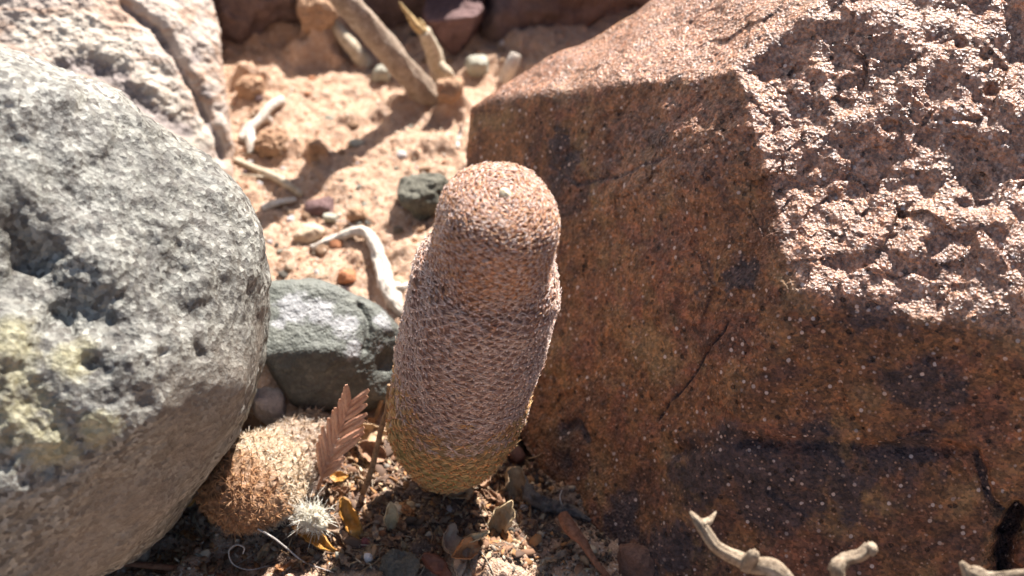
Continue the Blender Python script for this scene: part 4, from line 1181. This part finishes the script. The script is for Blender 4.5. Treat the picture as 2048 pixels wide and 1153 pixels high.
def upright_stone():
    b = gpt(915, 112)
    def q(px, py, dy): return at_y(px, py, b[1] + dy)
    c = q(905, 45, 0.5)
    pl = [plane3(q(850, 38, -0.1), q(960, 30, -0.1), q(905, -12, 1.2), c), (unit([0.10, -0.95, -0.1]), q(905, 60, -0.15)), (unit([-0.75, -0.5, -0.45]), q(868, 70, 0.1)), (unit([0.78, -0.4, -0.38]), q(945, 60, 0.1)),
          ([-1, 0, 0.15], q(848, 20, 0.4)), ([1, 0, 0.1], q(966, 20, 0.4)), ([0, 1, 0.1], c + [0, 0.9, 0]), ([0, 0, -1], b - [0, 0, 0.15])]
    simple_rock('upright_stone', MAUVE, c, pl, 18, 161, 'mauve brown wedge-shaped stone standing behind the torn twig stub', 'stone', (0.10, 0.03), (1.2, 4), 90, 150, base=b)
upright_stone()
pebble('dark_pebble', 'dark grey green pebble behind the crown of the tall cactus', GREENP, 850, 418, 1.22, 1.1, 201, 1.0, 0.15, 7, n=(90, 140), amp=0.16)
pebble('cream_pebble', 'cream wedge-shaped pebble behind the curved white root', CREAM, 622, 475, 0.82, 0.38, 202, 0.5, 0.1, 6, tilt=0.2)
pebble('mauve_pebble', 'flat mauve stone lying in the twig shadow', MAUVE, 638, 420, 0.85, 0.30, 203, 0.5, 0.2, 9)
pebble('white_pebble', 'small pale green white pebble beside the flat mauve stone', PALEG, 662, 440, 0.38, 0.28, 204)
pebble('brown_clod', 'rounded brown clod beside the pale green white pebble', CLOD, 716, 437, 0.48, 0.42, 205, amp=0.25)
pebble('orange_pebble', 'orange red chip in the shadow of the curved white root', ORANGEP, 694, 560, 0.42, 0.30, 206, 0.35, 0.15, 9)
pebble('grey_pebble', 'small grey pebble below the dark grey green pebble', DARKP, 796, 465, 0.24, 0.26, 207)
pebble('brown_clod', 'little brown clod behind the tall cactus below the dark pebble', CLOD, 838, 462, 0.3, 0.25, 208, amp=0.25)
pebble('pale_pebble', 'pale grey green pebble touching the thick leaning twig', PALEG, 762, 160, 0.55, 0.55, 209)
pebble('pale_pebble', 'pale green pebble at the foot of the upright mauve stone', PALEG, 950, 138, 0.75, 0.55, 210)
pebble('pale_pebble', 'flat blue grey pebble pressed into the sand by twig shadow', PALEG, 712, 292, 0.5, 0.22, 211)
pebble('sand_clod', 'pinkish shell-like clod beside the white forked root', CLOD, 545, 300, 0.85, 0.55, 212, 0.7, 0.2, 5, amp=0.42)
pebble('sand_clod', 'round sandy clod at the foot of the thick leaning twig', CLOD, 900, 222, 0.75, 0.75, 213, 0.7, 0.35, 5, amp=0.2)
pebble('sand_clod', 'upright sandy clod beside the twig shadow', CLOD, 636, 292, 0.5, 0.85, 214, 0.45, 0.3, 5, amp=0.22)
pebble('sand_clod', 'tall sand lump below the bleached buried stick', CLOD, 645, 98, 1.2, 1.1, 215, 0.9, 0.35, 5, amp=0.2)
pebble('sand_clod', 'pointed sand lump beside the veined rock', CLOD, 495, 155, 0.75, 0.95, 216, 0.7, 0.35, 5, amp=0.2)
pebble('white_pebble', 'pinkish white pebble wedged under the dark stone above the small cactus', WHITEP, 545, 845, 0.75, 0.8, 217, 0.5, -0.1, 7)
pebble('white_pebble', 'pale pinkish pebble under the grey boulder by the red stem', CREAM, 278, 1110, 0.42, 0.5, 218)
pebble('dark_pebble', 'dark grey pebble half buried in the litter by the rusty red chip', DARKP, 800, 1142, 0.75, 0.42, 219, 0.6, 0.25, 7, amp=0.25)
pebble('red_pebble', 'small dark red pebble beside the pale oval husk', stone_material('dark_red_stone', (0.15, 0.04, 0.04), (0.24, 0.08, 0.075), 3), 732, 1090, 0.22, 0.2, 220)
pebble('grey_pebble', 'small lilac grey pebble in front of the dark red pebble', WHITEP, 738, 1120, 0.2, 0.2, 221)
pebble('red_stone', 'reddish brown stone at the foot of the brown rock beside the red stem', stone_material('red_brown_stone', (0.10, 0.055, 0.04), (0.22, 0.11, 0.075), 3), 1290, 1140, 1.0, 0.7, 222, 0.8, 0.2, 9)

# many small pebbles on the sand
rng = np.random.default_rng(77)
mats = [CREAM, CLOD, CLOD, PALEG, MAUVE, ORANGEP, DARKP, WHITEP, CLOD]
protos = []
for k in range(9):
    r = np.random.default_rng(300 + k)
    D, F, T = polar_dirs([0, 0, 1], 12, 18, 0.5, 90)
    pl = [(unit(v), unit(v) * r.uniform(0.7, 1.0)) for v in r.normal(size=(12, 3))] + [(v, np.array(v) * 0.9) for v in ((1, 0, 0), (-1, 0, 0), (0, 1, 0), (0, -1, 0), (0, 0, 1), (0, 0, -1))]
    rr, _ = gauge(D, [(unit(a), np.asarray(b, float)) for a, b in pl], np.zeros(3), 8)
    V = D * rr[:, None] * (1 + 0.15 * fbm(D, 1.5, 3, 0.5, k))[:, None]
    protos.append(mesh('small_pebble', V, [F, T], mats[k]))
cnt = 0
zones = [((455, 60, 900, 520), 150), ((560, 430, 800, 590), 35), ((980, 80, 1130, 150), 8), ((660, 960, 1230, 1150), 40), ((170, 1040, 640, 1150), 14)]
for (x0, y0, x1, y1), n in zones:
    for _ in range(n):
        px, py = rng.uniform(x0, x1), rng.uniform(y0, y1)
        r = min(float(np.exp(rng.normal(math.log(0.065), 0.5))), 0.16 if y0 < 900 else 0.085)
        g = gpt(px, py)
        k = int(rng.integers(0, 9))
        o = link('small_pebble', protos[k], None, g + np.array([0, 0, r * 0.12]))
        o.scale = (r * rng.uniform(0.8, 1.3), r * rng.uniform(0.8, 1.2), r * rng.uniform(0.55, 0.9))
        o.rotation_euler = (rng.uniform(-0.3, 0.3), rng.uniform(-0.3, 0.3), rng.uniform(0, 6.28))
        nm = ['cream', 'crumbly tan', 'sandy brown', 'pale green grey', 'mauve', 'orange', 'dark grey', 'white quartz', 'rough tan'][k]
        if y0 < 900:
            tag(o, 'small %s pebble lying on the sunlit sand' % nm, 'pebble', 'small %s pebbles on the sand' % nm)
        else:
            tag(o, 'small %s pebble lying among the shaded litter' % nm, 'pebble', 'small %s pebbles in the litter' % nm)

# ------------------------------------------------------------------ dry leaf scraps in the litter
rng = np.random.default_rng(91)
lm = [TAN, BROWN, GREYL, BROWN, TAN, ORANGE, GREYL, BROWN]
lp = []
for k in range(8):
    r = np.random.default_rng(400 + k)
    V, q, t = shell(husk_grid(1.0, r.uniform(0.3, 0.7), r.uniform(0.4, 1.1), r.uniform(-1.6, 1.6), r, 14, 8, wav=0.07), 0.035)
    lp.append(mesh('leaf_scrap', V, [q], lm[k]))
zones = [((640, 930, 1080, 1060), 62), ((680, 1040, 960, 1150), 46), ((940, 930, 1080, 1010), 16), ((250, 1000, 420, 1150), 22), ((420, 1085, 680, 1150), 22), ((700, 850, 790, 980), 12), ((1050, 1030, 1200, 1120), 5)]
for (x0, y0, x1, y1), n in zones:
    for _ in range(n):
        px, py = rng.uniform(x0, x1), rng.uniform(y0, y1)
        L = rng.uniform(0.14, 0.44)
        g = gpt(px, py)
        kk = int(rng.integers(0, 8))
        nm = ['tan cupped', 'brown folded', 'grey crumpled', 'dark brown curled', 'tan narrow', 'orange brown', 'grey narrow', 'brown twisted'][kk]
        o = link('leaf_scrap', lp[kk], None, g + np.array([0, 0, 0.10 * L + rng.uniform(0, 0.04)]))
        o.scale = (L, L * rng.uniform(0.7, 1.1), L)
        o.rotation_euler = (rng.normal(0, 0.5), rng.normal(0, 0.5), rng.uniform(0, 6.28))
        tag(o, 'small %s dry leaf scrap in the dark litter' % nm, 'leaf', '%s leaf scraps in the litter' % nm)

# short broken straws
rng = np.random.default_rng(123)
sp_ = []
for k in range(5):
    r = np.random.default_rng(500 + k)
    V, q, t = tube([[-0.5, 0, 0], [-0.15, r.normal(0, 0.06), r.normal(0, 0.04)], [0.2, r.normal(0, 0.06), r.normal(0, 0.04)], [0.5, r.normal(0, 0.1), 0]], [0.025, 0.035, 0.03, 0.018], 6, 9, 0.2, k)
    sp_.append(mesh('broken_straw', V, [q, t], [STRAW, PALEWOOD, PALEWOOD, STRAW, GREYWOOD][k]))
for (x0, y0, x1, y1), n in [((650, 930, 1100, 1150), 70), ((250, 1020, 660, 1150), 20), ((470, 200, 850, 560), 26)]:
    for _ in range(n):
        px, py = rng.uniform(x0, x1), rng.uniform(y0, y1)
        L = rng.uniform(0.2, 0.6)
        k = int(rng.integers(0, 5))
        o = link('broken_straw', sp_[k], None, gpt(px, py) + np.array([0, 0, 0.03 + rng.uniform(0, 0.06)]))
        o.scale = (L, L * 0.8, L * 0.8)
        o.rotation_euler = (0, rng.normal(0, 0.2), rng.uniform(0, 6.28))
        nm = ['straight tan', 'bleached', 'bent bleached', 'bent tan', 'grey'][k]
        wh = 'among the dark litter' if y0 > 900 else 'on the sunlit sand'
        tag(o, 'short %s broken straw %s' % (nm, wh), 'straw', '%s broken straws %s' % (nm, wh))

# ------------------------------------------------------------------ sand grains and crumbs, too many to count
def grains():
    rng = np.random.default_rng(55)
    phi = (1 + 5 ** 0.5) / 2
    ico = np.array([[-1, phi, 0], [1, phi, 0], [-1, -phi, 0], [1, -phi, 0], [0, -1, phi], [0, 1, phi], [0, -1, -phi], [0, 1, -phi], [phi, 0, -1], [phi, 0, 1], [-phi, 0, -1], [-phi, 0, 1]]) / 1.9
    fi = np.array([[0, 11, 5], [0, 5, 1], [0, 1, 7], [0, 7, 10], [0, 10, 11], [1, 5, 9], [5, 11, 4], [11, 10, 2], [10, 7, 6], [7, 1, 8], [3, 9, 4], [3, 4, 2], [3, 2, 6], [3, 6, 8], [3, 8, 9], [4, 9, 5], [2, 4, 11], [6, 2, 10], [8, 6, 7], [9, 8, 1]])
    X, Y = [], []
    for (x0, y0, x1, y1), n in [((660, 930, 1260, 1153), 11000), ((150, 1000, 660, 1153), 3500), ((440, 60, 920, 560), 9000), ((950, 60, 1150, 160), 800), ((930, 1090, 1040, 1153), 1800)]:
        for px, py in zip(rng.uniform(x0, x1, n), rng.uniform(y0, y1, n)):
            g = at_z(px, py, 0); X.append(g[0]); Y.append(g[1])
    x, y = np.array(X), np.array(Y)
    z = gz(x, y)
    n = len(x)
    r = np.exp(rng.normal(math.log(0.0155), 0.4, n))
    A = rng.normal(size=(n, 3, 3)) * 0.35 + np.eye(3)
    V = np.einsum('nij,kj->nki', A, ico) * r[:, None, None] + np.stack([x, y, z + r * 0.4], 1)[:, None]
    pal = np.array([(0.50, 0.33, 0.21), (0.42, 0.25, 0.15), (0.60, 0.47, 0.35), (0.22, 0.14, 0.10), (0.36, 0.18, 0.10), (0.66, 0.58, 0.48)])
    c = pal[rng.choice(6, n, p=[0.3, 0.25, 0.15, 0.12, 0.1, 0.08])] * rng.uniform(0.8, 1.15, (n, 1))
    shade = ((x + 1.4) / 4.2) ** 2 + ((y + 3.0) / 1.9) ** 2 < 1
    c[shade] *= rng.uniform(0.15, 0.55, (int(shade.sum()), 1))  # shade put into the grain colours around the cactus foot
    F = (fi[None] + (np.arange(n) * 12)[:, None, None]).reshape(-1, 3)
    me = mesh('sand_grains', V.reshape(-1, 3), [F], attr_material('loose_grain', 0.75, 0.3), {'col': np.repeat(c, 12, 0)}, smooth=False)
    tag(link('sand_grains', me), 'loose sand grains and crumbs scattered over the ground', 'sand', kind='stuff')
grains()

# crumbled leaf bits in the litter, too many to count
def crumbs():
    rng = np.random.default_rng(66)
    phi = (1 + 5 ** 0.5) / 2
    ico = np.array([[-1, phi, 0], [1, phi, 0], [-1, -phi, 0], [1, -phi, 0], [0, -1, phi], [0, 1, phi], [0, -1, -phi], [0, 1, -phi], [phi, 0, -1], [phi, 0, 1], [-phi, 0, -1], [-phi, 0, 1]]) / 1.9
    fi = np.array([[0, 11, 5], [0, 5, 1], [0, 1, 7], [0, 7, 10], [0, 10, 11], [1, 5, 9], [5, 11, 4], [11, 10, 2], [10, 7, 6], [7, 1, 8], [3, 9, 4], [3, 4, 2], [3, 2, 6], [3, 6, 8], [3, 8, 9], [4, 9, 5], [2, 4, 11], [6, 2, 10], [8, 6, 7], [9, 8, 1]])
    X, Y = [], []
    for (x0, y0, x1, y1), n in [((650, 920, 1090, 1153), 2300), ((200, 1000, 660, 1153), 900), ((690, 850, 800, 980), 300), ((1040, 860, 1130, 1010), 200), ((1060, 1000, 1230, 1150), 150)]:
        for px, py in zip(rng.uniform(x0, x1, n), rng.uniform(y0, y1, n)):
            g = at_z(px, py, 0); X.append(g[0]); Y.append(g[1])
    x, y = np.array(X), np.array(Y); z = gz(x, y); n = len(x)
    r = np.exp(rng.normal(math.log(0.045), 0.4, n))
    Qm = np.linalg.qr(rng.normal(size=(n, 3, 3)) * np.array([1, 1, 0.45])[None, :, None])[0]
    dg = np.stack([rng.uniform(0.9, 1.9, n), rng.uniform(0.5, 1.0, n), rng.uniform(0.12, 0.25, n)], 1)
    A = Qm * dg[:, None, :]
    loc = ico[None] * rng.uniform(0.75, 1.2, (n, 12, 1))
    V = np.einsum('nij,nkj->nki', A, loc) * r[:, None, None] + np.stack([x, y, z + r * 0.5], 1)[:, None]
    pal = np.array([(0.34, 0.21, 0.12), (0.22, 0.12, 0.07), (0.46, 0.33, 0.2), (0.13, 0.08, 0.055), (0.38, 0.19, 0.08), (0.55, 0.44, 0.31)])
    c = pal[rng.choice(6, n, p=[0.25, 0.25, 0.15, 0.15, 0.12, 0.08])] * rng.uniform(0.7, 1.15, (n, 1))
    F = (fi[None] + (np.arange(n) * 12)[:, None, None]).reshape(-1, 3)
    me = mesh('leaf_crumbs', V.reshape(-1, 3), [F], attr_material('leaf_crumb', 0.75, 0.25), {'col': np.repeat(c, 12, 0)}, smooth=False)
    tag(link('leaf_crumbs', me), 'crumbled brown leaf bits covering the ground at the cactus foot', 'litter', kind='stuff')
crumbs()
